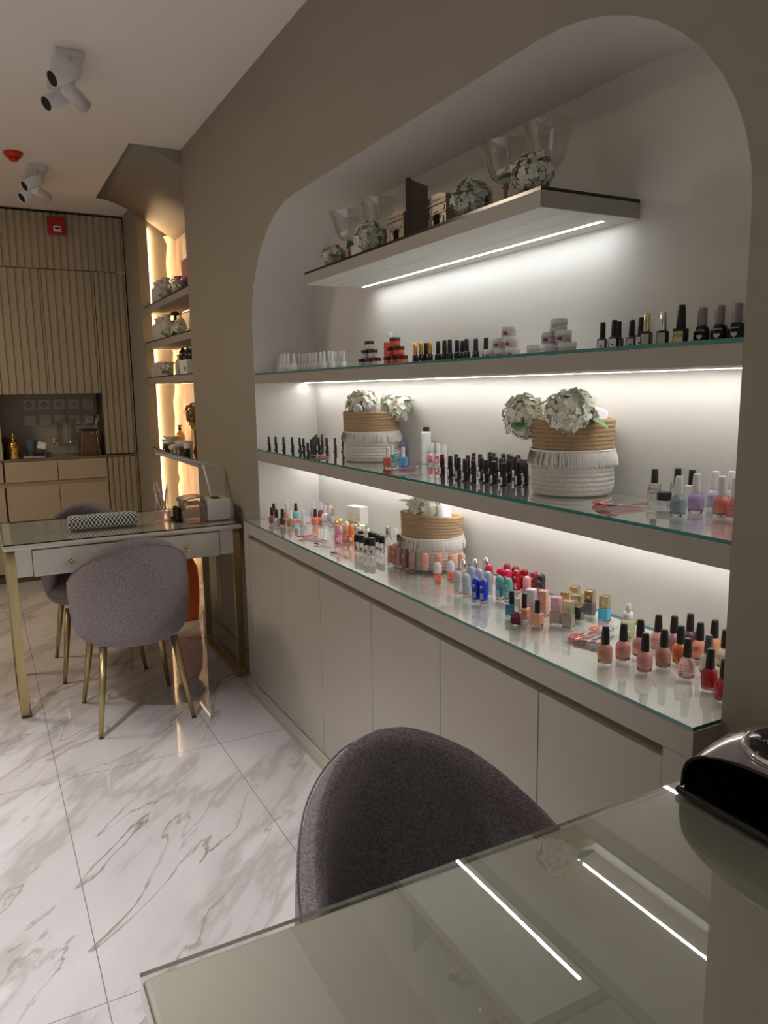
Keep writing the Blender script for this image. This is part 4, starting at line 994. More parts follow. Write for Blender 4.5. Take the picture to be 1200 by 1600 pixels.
SPOTS = {
 'cabL': [(1.188, 3.351, 0.078, 'black', 'mauve'), (1.1398, 3.2417, 0.078, 'black', 'mauve'), (1.1362, 3.1705, 0.078, 'black', 'clear'), (1.1657, 3.1747, 0.078, 'black', 'bronze'), (1.25, 3.343, 0.078, 'white', 'peach'), (1.1801, 3.1146, 0.078, 'white', 'copper'), (1.2792, 3.3005, 0.078, 'black', 'sky'), (1.2274, 3.0845, 0.078, 'white', 'mist'), (1.371, 3.312, 0.078, 'white', 'lavender'), (1.2906, 3.0944, 0.078, 'black', 'coral'), (1.391, 3.265, 0.078, 'white', 'garnet'), (1.3707, 3.1733, 0.078, 'white', 'milk'), (1.389, 3.149, 0.078, 'white', 'lilacgrey'), (1.3689, 3.0782, 0.078, 'gold', 'lilacgrey')],
 'cabG': [(1.257, 2.795, 0.072, 'goldball', 'clear'), (1.284, 2.818, 0.072, 'goldball', 'clear')],
 'cabP': [(1.2136, 2.6873, 0.075, 'pinkhot'), (1.2507, 2.6972, 0.075, 'peach'), (1.278, 2.741, 0.075, 'blush'), (1.2608, 2.6652, 0.075, 'orange')],
 'cabD': [(1.304, 2.684, 0.078), (1.317, 2.637, 0.078)],
 'cabT': [(1.2136, 2.5144, 0.066), (1.257, 2.569, 0.066), (1.2225, 2.4923, 0.066), (1.2158, 2.4398, 0.066), (1.2285, 2.4197, 0.066), (1.28, 2.53, 0.066), (1.283, 2.504, 0.066), (1.28, 2.469, 0.066), (1.2793, 2.4402, 0.066)],
 'cabS': [(1.3494, 2.5201, 0.08)],
 'cabW': [(1.382, 2.522, 0.071)],
 'cabK': [(1.367, 2.461, 0.06)],
 'dome': [(1.259, 2.283, 0.071, 'taupepink'), (1.239, 2.264, 0.071, 'brownrose'), (1.2152, 2.2509, 0.071, 'peachbrown'), (1.2187, 2.2253, 0.071, 'beigebrown'), (1.2212, 2.1997, 0.071, 'rosebeige'), (1.2207, 2.1626, 0.071, 'cocoa'), (1.2285, 2.1279, 0.071, 'mauvetaupe'), (1.2544, 2.0887, 0.071, 'petal'), (1.282, 2.049, 0.071, 'peachnude'), (1.317, 2.027, 0.071, 'salmon'), (1.352, 2.02, 0.071, 'blushnude'), (1.2126, 1.9476, 0.071, 'whitecoral'), (1.2578, 1.9425, 0.071, 'whitecoral'), (1.3, 1.934, 0.071, 'chrome'), (1.34, 1.925, 0.071, 'chrome'), (1.381, 1.924, 0.071, 'chrome'), (1.2039, 1.8204, 0.071, 'whitegrey'), (1.205, 1.7753, 0.071, 'palegrey'), (1.272, 1.85, 0.071, 'bluegrey'), (1.272, 1.809, 0.071, 'bluegrey'), (1.2773, 1.7701, 0.071, 'bluegrey'), (1.2019, 1.7239, 0.071, 'royal'), (1.2105, 1.6995, 0.071, 'royal'), (1.33, 1.839, 0.071, 'crimson'), (1.335, 1.789, 0.071, 'rosered'), (1.338, 1.757, 0.071, 'rosered'), (1.3587, 1.7409, 0.071, 'ruby'), (1.2735, 1.709, 0.071, 'teal'), (1.2796, 1.6769, 0.071, 'teal'), (1.337, 1.667, 0.071, 'bubblegum'), (1.386, 1.824, 0.071, 'plum'), (1.385, 1.781, 0.071, 'plum'), (1.385, 1.739, 0.071, 'darkred'), (1.393, 1.705, 0.071, 'plum'), (1.387, 1.665, 0.071, 'blackdome')],
 'sq': [(1.2032, 1.5617, 0.07, 'blackcap', 'tealblue'), (1.1663, 1.4916, 0.074, 'silver', 'burgundy'), (1.2074, 1.5146, 0.074, 'blackcap', 'nudepeach'), (1.2066, 1.4614, 0.07, 'blackcap', 'nudepeach'), (1.249, 1.538, 0.075, 'whitesq', 'cream'), (1.2737, 1.5193, 0.072, 'peachsq', 'peachbody'), (1.2598, 1.4522, 0.073, 'pinksq', 'taupebody'), (1.27, 1.4171, 0.07, 'goldsq', 'glitter'), (1.3281, 1.449, 0.07, 'goldsq', 'blackbody'), (1.323, 1.488, 0.07, 'goldsq', 'glitter'), (1.378, 1.516, 0.07, 'goldsq', 'glitter'), (1.3843, 1.4648, 0.07, 'goldsq', 'greyplum'), (1.3815, 1.4066, 0.07, 'goldsq', 'skybody')],
 'opi': [(1.1656, 1.1817, 0.085, 'tan'), (1.2138, 1.1765, 0.085, 'pink'), (1.2661, 1.1782, 0.085, 'palepink'), (1.2042, 1.1052, 0.085, 'pink'), (1.328, 1.1833, 0.085, 'palepink'), (1.2584, 1.1039, 0.085, 'rosetan'), (1.3523, 1.1597, 0.085, 'mauve2'), (1.3076, 1.1026, 0.085, 'orange2'), (1.396, 1.153, 0.085, 'plumdark'), (1.2517, 1.0365, 0.085, 'clearpink'), (1.3608, 1.0964, 0.085, 'salmon2'), (1.403, 1.093, 0.085, 'apricot'), (1.307, 1.03, 0.085, 'patterned'), (1.24, 0.9712, 0.085, 'crimson2'), (1.3651, 1.035, 0.085, 'creamy'), (1.2162, 0.92, 0.085, 'red2')],
 'cabY': [(1.3433, 1.2898, 0.084)],
 'midL': [(1.1738, 3.339, 0.0605), (1.1989, 3.319, 0.0605), (1.222, 3.278, 0.0605), (1.2471, 3.2359, 0.0605), (1.2681, 3.1969, 0.0605), (1.2522, 3.1129, 0.0605), (1.3484, 3.0798, 0.0605), (1.3745, 3.0497, 0.0605), (1.4315, 3.3261, 0.0605), (1.3303, 3.1268, 0.0605), (1.412, 3.343, 0.0605), (1.357, 3.234, 0.0605), (1.309, 3.142, 0.0605), (1.26, 3.046, 0.0605), (1.1652, 2.8519, 0.0605), (1.4066, 3.0347, 0.0605)],
 'midSq': [(1.4325, 2.6738, 0.07, 'lilacsq'), (1.4325, 2.5462, 0.07, 'lilacsq'), (1.304, 2.397, 0.069, 'tealsq'), (1.2409, 2.3118, 0.07, 'coralsq'), (1.2911, 2.2946, 0.07, 'bluesq')],
 'midW': [(1.4215, 2.3547, 0.132)],
 'midC': [(1.419, 2.312, 0.077, 'redblue'), (1.428, 2.285, 0.077, 'redwhite'), (1.412, 2.22, 0.077, 'redwhite')],
 'midB': [(1.2671, 2.004, 0.066), (1.2592, 1.945, 0.066), (1.2482, 1.8839, 0.066), (1.2403, 1.8379, 0.066), (1.2334, 1.7858, 0.066), (1.309, 1.988, 0.066), (1.314, 1.932, 0.066), (1.374, 1.987, 0.066), (1.305, 1.888, 0.066), (1.368, 1.943, 0.066), (1.2955, 1.8328, 0.066), (1.2695, 1.7737, 0.066), (1.431, 1.981, 0.066), (1.371, 1.893, 0.066), (1.415, 1.938, 0.066), (1.348, 1.836, 0.066), (1.2656, 1.7317, 0.066), (1.4355, 1.9153, 0.066), (1.4179, 1.8906, 0.066), (1.4375, 1.8881, 0.066), (1.407, 1.84, 0.066), (1.335, 1.79, 0.066), (1.3188, 1.7336, 0.066), (1.2607, 1.6796, 0.066), (1.395, 1.801, 0.066), (1.4355, 1.8413, 0.066), (1.3088, 1.6765, 0.066), (1.3649, 1.7411, 0.066), (1.366, 1.7213, 0.066), (1.323, 1.662, 0.066)],
 'midR': [(1.397, 1.2751, 0.075, 'miracle'), (1.4265, 1.2341, 0.078, 'clearblack'), (1.4265, 1.1937, 0.078, 'labelblack')],
 'midJ': [(1.3633, 1.215, 0.03)],
 'midO': [(1.2625, 1.0878, 0.085, 'bluegrey2'), (1.3257, 1.0965, 0.085, 'lavender2'), (1.3956, 1.1063, 0.085, 'lilacgrey2'), (1.33, 1.0371, 0.085, 'coralpink'), (1.4239, 1.0878, 0.085, 'milkblue'), (1.325, 1.001, 0.085, 'coralpink2')],
 'upW': [(1.253, 3.388, 0.075), (1.185, 3.163, 0.075), (1.1815, 3.1142, 0.075), (1.1815, 3.0725, 0.075), (1.1815, 3.0107, 0.07), (1.2557, 3.1318, 0.075), (1.2633, 3.1092, 0.075), (1.2626, 3.0724, 0.075), (1.2694, 3.0496, 0.075), (1.269, 3.013, 0.075), (1.2676, 2.977, 0.075), (1.2764, 2.955, 0.075), (1.262, 2.887, 0.075), (1.29, 2.899, 0.075), (1.289, 2.864, 0.075), (1.331, 2.928, 0.075), (1.335, 2.891, 0.075), (1.336, 2.855, 0.075)],
 'upD': [(1.372, 2.341, 0.078, 'gold'), (1.3583, 2.2817, 0.078, 'gold'), (1.3817, 2.2863, 0.075, 'black'), (1.37, 2.243, 0.078, 'gold'), (1.399, 2.236, 0.078, 'black'), (1.395, 2.19, 0.078, 'black'), (1.388, 2.147, 0.078, 'black'), (1.4054, 2.1296, 0.075, 'black'), (1.4106, 2.1064, 0.072, 'black'), (1.403, 2.072, 0.075, 'black'), (1.421, 2.046, 0.075, 'black'), (1.4285, 2.0013, 0.075, 'black')],
 'upR': [(1.401, 1.465, 0.078, 'dark'), (1.379, 1.403, 0.078, 'dark'), (1.422, 1.432, 0.078, 'dark'), (1.423, 1.389, 0.078, 'dark'), (1.395, 1.333, 0.078, 'dark'), (1.325, 1.25, 0.078, 'goldc'), (1.333, 1.212, 0.078, 'silverc')],
 'upK': [(1.366, 1.192, 0.092)],
 'upH': [(1.398, 1.164, 0.085), (1.397, 1.119, 0.085), (1.396, 1.076, 0.085)],
}


LBL = []   # (base description, place, kwargs) collected per bottle so that look-alikes get an ordinal
def queue(typ, e, x, y, z, h, desc, place, group=None, **kw): LBL.append([typ, e, x, y, z, h, desc, place, group, kw])
for x, y, h, capc, col in SPOTS['cabL']: queue('classic', (capc, col), x, y, ZCAB, h, '%s polish with %s cap' % (ADJ[col], capc if capc != 'gold' else 'gold'), 'at the cabinet left end', 'rounded polish bottles at the cabinet left end')
for x, y, h, *_ in SPOTS['cabG']: queue('ball', (), x, y, ZCAB, h, 'clear bottle with gold ball cap', 'behind the pink polish', 'gold ball capped bottles')
for (x, y, h, c), d in zip(SPOTS['cabP'], ('hot pink', 'peach', 'blush', 'bright orange')): queue('round', (c,), x, y, ZCAB, h, d+' polish bottle with matching round cap', 'beside the black-capped clear bottles', 'candy coloured round capped bottles')
for x, y, h in SPOTS['cabD']: queue('dropper', (), x, y, ZCAB, h, 'small oil bottle with white dropper', 'in front of the white box', 'small dropper bottles', name='dropper_bottle', cat='oil bottle')
for x, y, h in SPOTS['cabT']: queue('topper', (), x, y, ZCAB, h, 'clear bottle with black cap', 'between orange polish and rope basket', 'clear bottles with black caps')
for x, y, h in SPOTS['cabS']: queue('silverlong', (), x, y, ZCAB, h, 'clear bottle with long silver cap', 'left of the cabinet basket')
for x, y, h in SPOTS['cabW']: queue('domew', (), x, y, ZCAB, h, 'white bottle with rounded white cap', 'left of the cabinet basket')
for x, y, h in SPOTS['cabK']: queue('topper2', (), x, y, ZCAB, h, 'short all-black bottle', 'just left of the cabinet basket')
DN = dict(whitecoral='white dome cap coral', chrome='chrome dome cap clear', whitegrey='whitish grey', palegrey='pale blue-grey', bluegrey='light blue', royal='royal blue', crimson='crimson', rosered='rose red', ruby='ruby', teal='teal', bubblegum='bubblegum pink', plum='plum', darkred='dark red', blackdome='black',
    taupepink='taupe', brownrose='brown rose', peachbrown='peach brown', beigebrown='beige brown', rosebeige='rose beige', cocoa='cocoa brown', mauvetaupe='mauve taupe', petal='petal pink', peachnude='peach nude', salmon='salmon nude', blushnude='blush nude')
for x, y, h, c in SPOTS['dome']:
    nude = y > 1.93 and c not in ('whitecoral', 'chrome')
    queue('dome', (c,), x, y, ZCAB, h, '%s dome-topped polish bottle' % DN[c], 'around the cabinet basket' if nude else 'on the cabinet right of the basket', 'nude dome bottles around the basket' if nude else 'bright dome bottles on the cabinet')
SN = {'blackcap': 'black cap', 'silver': 'silver cap', 'whitesq': 'square white cap', 'peachsq': 'square peach cap', 'pinksq': 'square pink cap', 'goldsq': 'square gold cap'}
SB = dict(tealblue='teal blue', burgundy='burgundy', nudepeach='nude peach', cream='cream', peachbody='peach', taupebody='taupe', glitter='glittery taupe', blackbody='black', greyplum='grey plum', skybody='sky blue')
for x, y, h, c, col in SPOTS['sq']: queue('square', (c, col), x, y, ZCAB, h, 'square %s polish with %s' % (SB[col], SN[c]), 'on the lower cabinet', 'square polish bottles on the cabinet')
for x, y, h, col in SPOTS['opi']:
    cp = 'patterned' if col == 'patterned' else 'black'
    queue('classic', (cp, col), x, y, ZCAB, h, '%s polish with %s cap' % (ADJ[col], 'swirl-patterned' if cp == 'patterned' else 'black'), 'at the cabinet right end', 'rounded polish bottles at the cabinet right end')
for x, y, h in SPOTS['cabY']: queue('serum', (), x, y, ZCAB, h, 'pale yellow oil bottle with cream dropper bulb', 'behind the nail swatches', name='dropper_bottle', cat='oil bottle')
for x, y, h in SPOTS['midL']: queue('mini', (), x, y, ZMID, h, 'slim black mini polish bottle', 'at the middle shelf left end', 'black minis at the middle shelf left end')
for (x, y, h, c), d in zip(SPOTS['midSq'], ('all-lilac flat square polish', 'all-lilac flat square polish', 'teal flat square polish with white cap', 'coral flat square polish with white cap', 'blue flat square polish with white cap')):
    queue('square2', ('lilac' if 'lilac' in c else 'white', c), x, y, ZMID, h, d, 'right of the left rope basket', 'flat square polish bottles')
for x, y, h in SPOTS['midW']: queue('tallwhite', (), x, y, ZMID, h, 'tall white plastic bottle with black cap', 'on the middle shelf', name='lotion_bottle', cat='bottle')
for (x, y, h, c) in SPOTS['midC']: queue('pictured', (c,), x, y, ZMID, h, 'white capped bottle with red %sprint' % ('and blue ' if c == 'redblue' else ''), 'beside the tall white bottle', 'white capped printed bottles')
for x, y, h in SPOTS['midB']: queue('mini', (), x, y, ZMID, h, 'black mini polish with white label', 'left of the large basket', 'black minis left of the large basket')
for (x, y, h, c), d in zip(SPOTS['midR'], ('clear square bottle with printed name and black cap', 'clear black-capped bottle behind the blue-grey polish', 'white-labelled black-capped bottle behind the lavender polish')): queue('clearcap', (c,), x, y, ZMID, h, d, 'at the middle shelf right end')
for x, y, h in SPOTS['midJ']: queue('jarblack', (), x, y, ZMID, h, 'small jar with wide black lid', 'at the middle shelf right end', name='cosmetic_jar', cat='jar')
for x, y, h, c in SPOTS['midO']: queue('classic', ('white', c), x, y, ZMID, h, '%s polish with white cap' % ADJ[c], 'at the middle shelf right end', 'white capped rounded bottles at the right end')
for x, y, h in SPOTS['upW']: queue('whitegel', (), x, y, ZUP, h, 'all-white gel bottle', 'at the upper shelf left end', 'all-white gel bottles on the upper shelf')
for x, y, h, c in SPOTS['upD']: queue('gelround', (c,), x, y, ZUP, h, 'black gel bottle with %s cap' % c, 'mid upper shelf', 'black gel bottles mid upper shelf')
for x, y, h, c in SPOTS['upR']: queue('gellabel', (c,), x, y, ZUP, h, 'flat black bottle with %s cap' % {'dark': 'black', 'goldc': 'gold', 'silverc': 'silver'}[c], 'on the upper shelf right half', 'flat labelled black bottles')
for x, y, h in SPOTS['upK']: queue('bigblack', (), x, y, ZUP, h, 'large black bottle with gold label', 'near the upper shelf right end')
for x, y, h in SPOTS['upH']: queue('heart', (), x, y, ZUP, h, 'round black bottle with white heart and grey cap', 'at upper shelf right end', 'heart printed black bottles')
grp = {}
for q in LBL: grp.setdefault((q[6], q[7]), []).append(q)
for (d, pl), qs in grp.items():
    qs.sort(key=lambda q: q[2]/q[3])
    for i, q in enumerate(qs):
        lab = d+' '+pl if len(qs) == 1 else '%s from left of the %s: %s' % (ORD[i], 'two' if len(qs) == 2 else (NUM[len(qs)] if len(qs) < 11 else 'many'), d+' '+pl)
        if len(lab.split()) > 16: lab = '%s from left: %s' % (ORD[i], d+' '+pl)
        q.append(' '.join(lab.split()[:16]))
for typ, e, x, y, z, h, d, pl, group, kw, lab in LBL:
    kw2 = dict(kw); bottle(typ, tuple(e), x, y, z, h, lab, group=group, **kw2)

# ---------------------------------------------------------------- stacked jars on the upper shelf
def jar(px, X, lvl, lidm, bodym, r, h, label, group, printm=None):
    # px: azimuth tangent X/y
    y = X/px; t = thing('cosmetic_jar', label, 'jar', (X, y, ZUP+.0004+lvl*(h+.0004)), face_rz(X, y, -.4), group)
    K = (r, h)
    part(t, 'jar_body', K, lambda: Lm([(r*.90, 0), (r*.96, .001), (r*.96, h*.62), (r*.9, h*.63)], 28), bodym)
    part(t, 'lid', K, lambda: Lm([(r*.97, h*.60), (r, h*.63), (r, h*.97), (r*.95, h), (.001, h)], 28), lidm)
    if printm: part(t, 'label', K, lambda: patchb(r*.965, -.5, .25, h*.18, h*.45), printm)
def azr(px):  # pixel column on the upper shelf -> X/y
    f = (px-600)/FPX; a = YAW+math.atan(f); return math.tan(a)
whj = CAPS['white']; pj_ = mat('pale_jar', (.60, .52, .52), .15, trans=.2); rosej = mat('rose_jar', (.62, .34, .34), .15); redj = mat('coral_jar', (.72, .10, .07), .2); darkl = mat('dark_brown_lid', (.05, .025, .02), .25)
names3 = ('left', 'middle', 'right')
for i, (p, X) in enumerate(((571, 1.25), (581.5, 1.25), (592, 1.25))): jar(azr(p), X, 0, darkl, rosej if i == 2 else pj_, .0172, .0295, 'pale jar with dark lid, bottom row %s of the left pyramid' % names3[i], 'jars of the left pyramid')
for i, (p, X) in enumerate(((576, 1.25), (586.5, 1.25))): jar(azr(p), X, 1, darkl, pj_, .0172, .0295, 'pale jar with dark lid, middle row %s of the left pyramid' % ('left', 'right')[i], 'jars of the left pyramid', label_white)
jar(azr(581.3), 1.25, 2, darkl, pj_, .0172, .0295, 'pale jar with dark lid on top of the left pyramid', 'jars of the left pyramid', label_white)
for i, (p, X) in enumerate(((611, 1.25), (621, 1.25), (631.5, 1.25))): jar(azr(p), X, 0, darkl, redj, .0185, .0295, 'coral red jar, bottom row %s of its pyramid' % names3[i], 'coral red jars')
for i, (p, X) in enumerate(((616, 1.25), (626.3, 1.25))): jar(azr(p), X, 1, darkl, redj, .0185, .0295, 'coral red jar, middle row %s of its pyramid' % ('left', 'right')[i], 'coral red jars')
jar(azr(620.5), 1.25, 2, darkl, redj, .0185, .0295, 'coral red jar on top of its pyramid', 'coral red jars')
t = thing('lotion_bottle', 'coral red bottle with white shoulders behind the coral red jars', 'bottle', (1.335, 1.335/azr(612), ZUP+.0004), 0)
Lm([(.018, 0), (.020, .002), (.020, .092), (.018, .097), (.012, .100)], 26).build('bottle_body', redj, t)
Lm([(.0202, .085), (.0202, .093), (.0185, .0985), (.0125, .1012), (.0125, .1005)], 26, capb=False).build('shoulder', whj, t)
Lm([(.0120, .1015), (.0125, .103), (.0122, .119), (.011, .120), (.001, .120)], 22).build('cap', whj, t)
cj = mat('nude_jar', (.62, .44, .38), .15, coat=.4); cj2 = mat('milk_jar', (.66, .62, .60), .15, coat=.4); cj3 = mat('lilac_jar', (.58, .46, .50), .15, coat=.4)
for i, (p, m_) in enumerate(((767, cj3), (784, cj), (801, cj))): jar(azr(p), 1.31, 0, whj, m_, .020, .0285, 'white-lidded jar, bottom row %s of the middle jar pyramid' % names3[i], 'white lidded jars of the middle pyramid', ink_dark)
for i, (p, m_) in enumerate(((780, cj), (797.3, cj))): jar(azr(p), 1.31, 1, whj, m_, .020, .0285, 'white-lidded jar, middle row %s of the middle jar pyramid' % ('left', 'right')[i], 'white lidded jars of the middle pyramid', ink_dark)
jar(azr(794), 1.31, 2, whj, cj, .020, .0285, 'white-lidded jar on top of the middle jar pyramid', 'white lidded jars of the middle pyramid', ink_dark)
for i, (p, m_) in enumerate(((835, cj2), (859, cj2), (884, cj))): jar(azr(p), 1.31, 0, whj, m_, .0225, .0295, 'white-lidded jar, bottom row %s of the right jar pyramid' % names3[i], 'white lidded jars of the right pyramid', label_grey)
for i, (p, m_) in enumerate(((856, cj3), (878, cj3))): jar(azr(p), 1.31, 1, whj, m_, .0210, .0295, 'white-lidded jar, middle row %s of the right jar pyramid' % ('left', 'right')[i], 'white lidded jars of the right pyramid', ink_dark)
jar(azr(870), 1.31, 2, whj, cj2, .0225, .0295, 'white-lidded jar on top of the right jar pyramid', 'white lidded jars of the right pyramid', label_grey)

# ---------------------------------------------------------------- nail swatch sticks fanned out
stick_clear = mat('clear_stick', (.86, .80, .82), .1, trans=.7, ior=1.2)
def fan(label, cx, cy, z, a0, a1, ln, cols, seed=0):
    t = thing('swatch_fan', label, 'nail swatches', (cx, cy, z+.0006), 0); n = len(cols)
    for i, c in enumerate(cols):
        a = a0+(a1-a0)*i/max(1, n-1); d = Vector((math.cos(a), math.sin(a), 0)); s_ = Vector((-d.y, d.x, 0)); zz = .0008+.0011*i
        b = MB(); h0, h1 = .004, ln-.028
        p = [d*h0-s_*.002, d*h1-s_*.0035, d*h1+s_*.0035, d*h0+s_*.002]
        lo = [b.bm.verts.new(q+Vector((0, 0, zz))) for q in p]; hi = [b.bm.verts.new(q+Vector((0, 0, zz+.0012))) for q in p]
        b.bm.faces.new(lo[::-1]); b.bm.faces.new(hi)
        for k in range(4): b.bm.faces.new((lo[k], lo[(k+1) % 4], hi[(k+1) % 4], hi[k]))
        st = b.build('swatch_stick', stick_clear if i % 3 else mat('stick_%s' % c[0], c[1], .25), t)
        b = MB(); cc = d*(ln-.014)+Vector((0, 0, zz+.0022)); 
        M = Matrix.Translation(cc) @ Matrix.Rotation(a, 4, 'Z')
        q = bmesh.ops.create_icosphere(b.bm, subdivisions=2, radius=1)
        for v in q['verts']: v.co = M @ Vector((v.co.x*.016, v.co.y*.0068, max(v.co.z, -.3)*.0042))
        for f in b.bm.faces: f.smooth = True
        b.build('nail_tip', mat('tip_%s' % c[0], c[1], .12, coat=.6), st)
    b = MB(); b.tube([(.006*math.cos(k*PI/8), .006*math.sin(k*PI/8), .001+.0011*n) for k in range(16)], .0009, closed=True, seg=5); b.build('ring', silver, t)
R_ = lambda n, c: (n, c)
cred, corg, cpk, cwh, cnv, cbr, cnd, cye, cpu = R_('red', (.65, .03, .03)), R_('orangered', (.85, .16, .06)), R_('pinkish', (.75, .35, .35)), R_('offwhite', (.8, .75, .72)), R_('navy', (.06, .07, .12)), R_('brown', (.25, .08, .06)), R_('nude', (.62, .30, .20)), R_('yellow', (.85, .6, .05)), R_('purple', (.25, .10, .40))
deg = math.radians
fan('fan of nude and red nail swatches left of the tan nude polish', 1.345, 1.335, ZCAB, deg(176), deg(214), .140, [cred, cbr, cpk, cbr, cnv, cnd, cnv, cpk, cwh])
fan('orange red swatch sticks behind the nude swatch fan', 1.38, 1.385, ZCAB, deg(190), deg(198), .085, [corg, corg])
fan('single bright red swatch beside the gold-capped square polish', 1.272, 1.357, ZCAB, deg(186), deg(188), .055, [cred])
fan('fan of red swatch sticks at the cabinet left end', 1.19, 2.74, ZCAB, deg(92), deg(118), .155, [corg, corg, cpk, cred, cbr])
fan('pair of clear swatch sticks near the cabinet front edge, left', 1.155, 2.62, ZCAB, deg(98), deg(104), .11, [cwh, cnv])
fan('coral swatch sticks behind the bronze and coral polish', 1.30, 3.16, ZCAB, deg(110), deg(125), .11, [corg, cpk])
fan('pinkish swatch sticks in front of the hot pink polish', 1.135, 2.42, ZCAB, deg(92), deg(100), .12, [cpk, cbr])
fan('rainbow swatch fan in front of the flat square bottles', 1.285, 2.19, ZMID, deg(140), deg(205), .115, [cpu, cnv, corg, corg, cred, cye, cye, corg, cpk, cpu])
fan('swatch fan at the left foot of the middle-shelf basket', 1.22, 2.78, ZMID, deg(80), deg(118), .115, [cpk, cpk, cred, cbr, cnv])
fan('swatch fan right of the large basket, middle shelf', 1.325, 1.22, ZMID, deg(125), deg(178), .125, [cred, cred, corg, cpk, cnv, cnv, corg, cnv])

# white box and yellow-green carton behind the droppers
t = thing('carton', 'tall white carton with gold panels leaning at the back, left of cabinet basket', 'box', (1.405, 2.90, ZCAB+.0005), deg(14))
bx('box', (-.022, .022, -.045, .045, 0, .105), white_paper, t)
gpan = mat('tan_gold_print', (.45, .33, .18), .4)
for j in range(2): bx('gold_panel', (-.0228, -.0218, -.040+j*.042, -.004+j*.042, .012, .078), mat('warm_white_print', (.72, .70, .62), .5), t)
for j in range(2): bx('gold_panel', (-.0232, -.0226, -.040+j*.042, -.004+j*.042, .030, .042), gpan, t)
t = thing('carton', 'small pale green carton behind the white droppers', 'box', (1.335, 2.735, ZCAB+.0005), deg(20))
bx('box', (-.018, .018, -.03, .03, 0, .055), mat('pale_green_card', (.62, .66, .42), .5), t)
bx('stripe', (-.0185, -.0178, -.03, .03, .034, .042), gpan, t)

# ================================================================ things on the floating shelf
pinkstem = mat('pink_glass_stem', (.50, .22, .24), .1, trans=.3)
def goblet(label, x, y, sz=1):
    t = thing('goblet', label, 'glass', (x, y, ZFL+.0004), .3, 'clear goblets with pink stems'); t.scale = (1, 1, sz)
    Lm([(.036, 0), (.036, .002), (.010, .005), (.006, .010), (.005, .016)], 28).build('foot', pinkstem, t)
    Lm([(.005, .016), (.0055, .030), (.0085, .036), (.0055, .042), (.005, .062), (.009, .068), (.006, .074), (.008, .078)], 20).build('stem', pinkstem, t)
    b = MB(); pr = [(.008, .078), (.022, .080), (.036, .090), (.045, .108), (.052, .135), (.059, .155), (.068, .172)]
    b.lathe(pr, seg=40, capb=True, capt=False, lobes=8, lob=.012); b.tube([(.068*(1+.012*math.cos(8*a))*math.cos(a), .068*(1+.012*math.cos(8*a))*math.sin(a), .172) for a in [2*PI*k/48 for k in range(48)]], .0008, closed=True, seg=5); b.build('bowl', goblet_glass, t)
thinglass_c = mat('goblet_glass', (.97, .97, .97), .02, trans=1.0, ior=1.38)
goblet('clear pink-stemmed goblet farthest left on the floating shelf', 1.218, 2.54)
goblet('clear pink-stemmed goblet second from left on the floating shelf', 1.265, 2.40, 1.10)
goblet('clear pink-stemmed goblet second from right on the floating shelf', 1.26, 1.682)
goblet('clear pink-stemmed goblet farthest right on the floating shelf', 1.285, 1.548, 1.06)
hydrangea('hydrangea', 'ivory hydrangea head at the left end of the floating shelf', (1.20, 2.63, ZFL+.042), .040, petal_dark, leaf_dark, ((-.5, -1, -.1),), 21, 110)
hydrangea('hydrangea', 'ivory hydrangea head between the two left goblets', (1.187, 2.315, ZFL+.052), .050, petal_dark, leaf_dark, ((-.6, .7, -.2),), 22, 120)
hydrangea('hydrangea', 'ivory hydrangea head with dark leaf right of the bronze arches', (1.20, 1.755, ZFL+.052), .050, petal_dark, leaf_dark, ((-1, -.3, .1), (-.8, -.8, .15)), 23, 120)
hydrangea('hydrangea', 'ivory hydrangea head between the two right goblets', (1.19, 1.49, ZFL+.050), .046, petal_dark, leaf_dark, ((-.9, .7, .0),), 24, 120)
bronze = mat('brushed_pewter', (.30, .25, .21), .3, .75)
def arch_model(label, x, y, rz, s=1.0):
    t = thing('arch_bookend', label, 'bookend', (x, y, ZFL+.0004), rz, 'bronze triumphal arch bookends')
    b = MB(); W, D, H = .048*s, .030*s, .094*s
    # two piers, arched opening, cornice, attic with curved top
    pts = [(-W, 0), (-W, .066*s), (W, .066*s), (W, 0), (.016*s, 0), (.016*s, .030*s)]
    for k in range(1, 8): a = PI*k/8; pts.append((.016*s*math.cos(a), .030*s+.016*s*math.sin(a)))
    pts += [(-.016*s, .030*s), (-.016*s, 0)]
    b.prism(pts, 0, -D, D); 
    for q in b.bm.verts: pass
    b.build('body', bronze, t)
    b = MB(); b.box(-D-.004*s, D+.004*s, -W-.004*s, W+.004*s, .066*s, .071*s, None, .001, 1); b.box(-D-.003*s, D+.003*s, -W-.003*s, W+.003*s, .042*s, .0445*s); b.build('cornice', bronze, t)
    b = MB(); b.prism([(-W, .071*s), (-W*.98, .088*s), (-W*.5, .094*s), (0, .096*s), (W*.5, .094*s), (W*.98, .088*s), (W, .071*s)], 0, -D, D); b.build('attic', bronze, t)
    b = MB()
    for sy in (-1, 1):
        b.box(-D-.002*s, -D+.001, sy*.032*s-.009*s, sy*.032*s+.009*s, .048*s, .062*s, None, .001, 1); b.box(-D-.003*s, -D+.001, sy*.032*s-.006*s, sy*.032*s+.006*s, .012*s, .034*s, None, .002, 1)
    for k in range(9): b.box(-D-.0015*s, -D+.001, (-.042+k*.0105)*s-.003*s, (-.042+k*.0105)*s+.003*s, .076*s, .083*s)
    pp = [(.019*s*math.cos(PI*k/10), .030*s+.019*s*math.sin(PI*k/10)) for k in range(11)]
    b.tube([(-D-.001, p[0], p[1]) for p in pp], .0018*s, seg=6)
    b.build('relief', bronze, t)
    bx('base', (-D-.004*s, D+.004*s, -W-.004*s, W+.004*s, 0, .0035*s), bronze, t)
arch_model('pewter triumphal arch model left of the upright plaque', 1.215, 2.135, 0, .98)
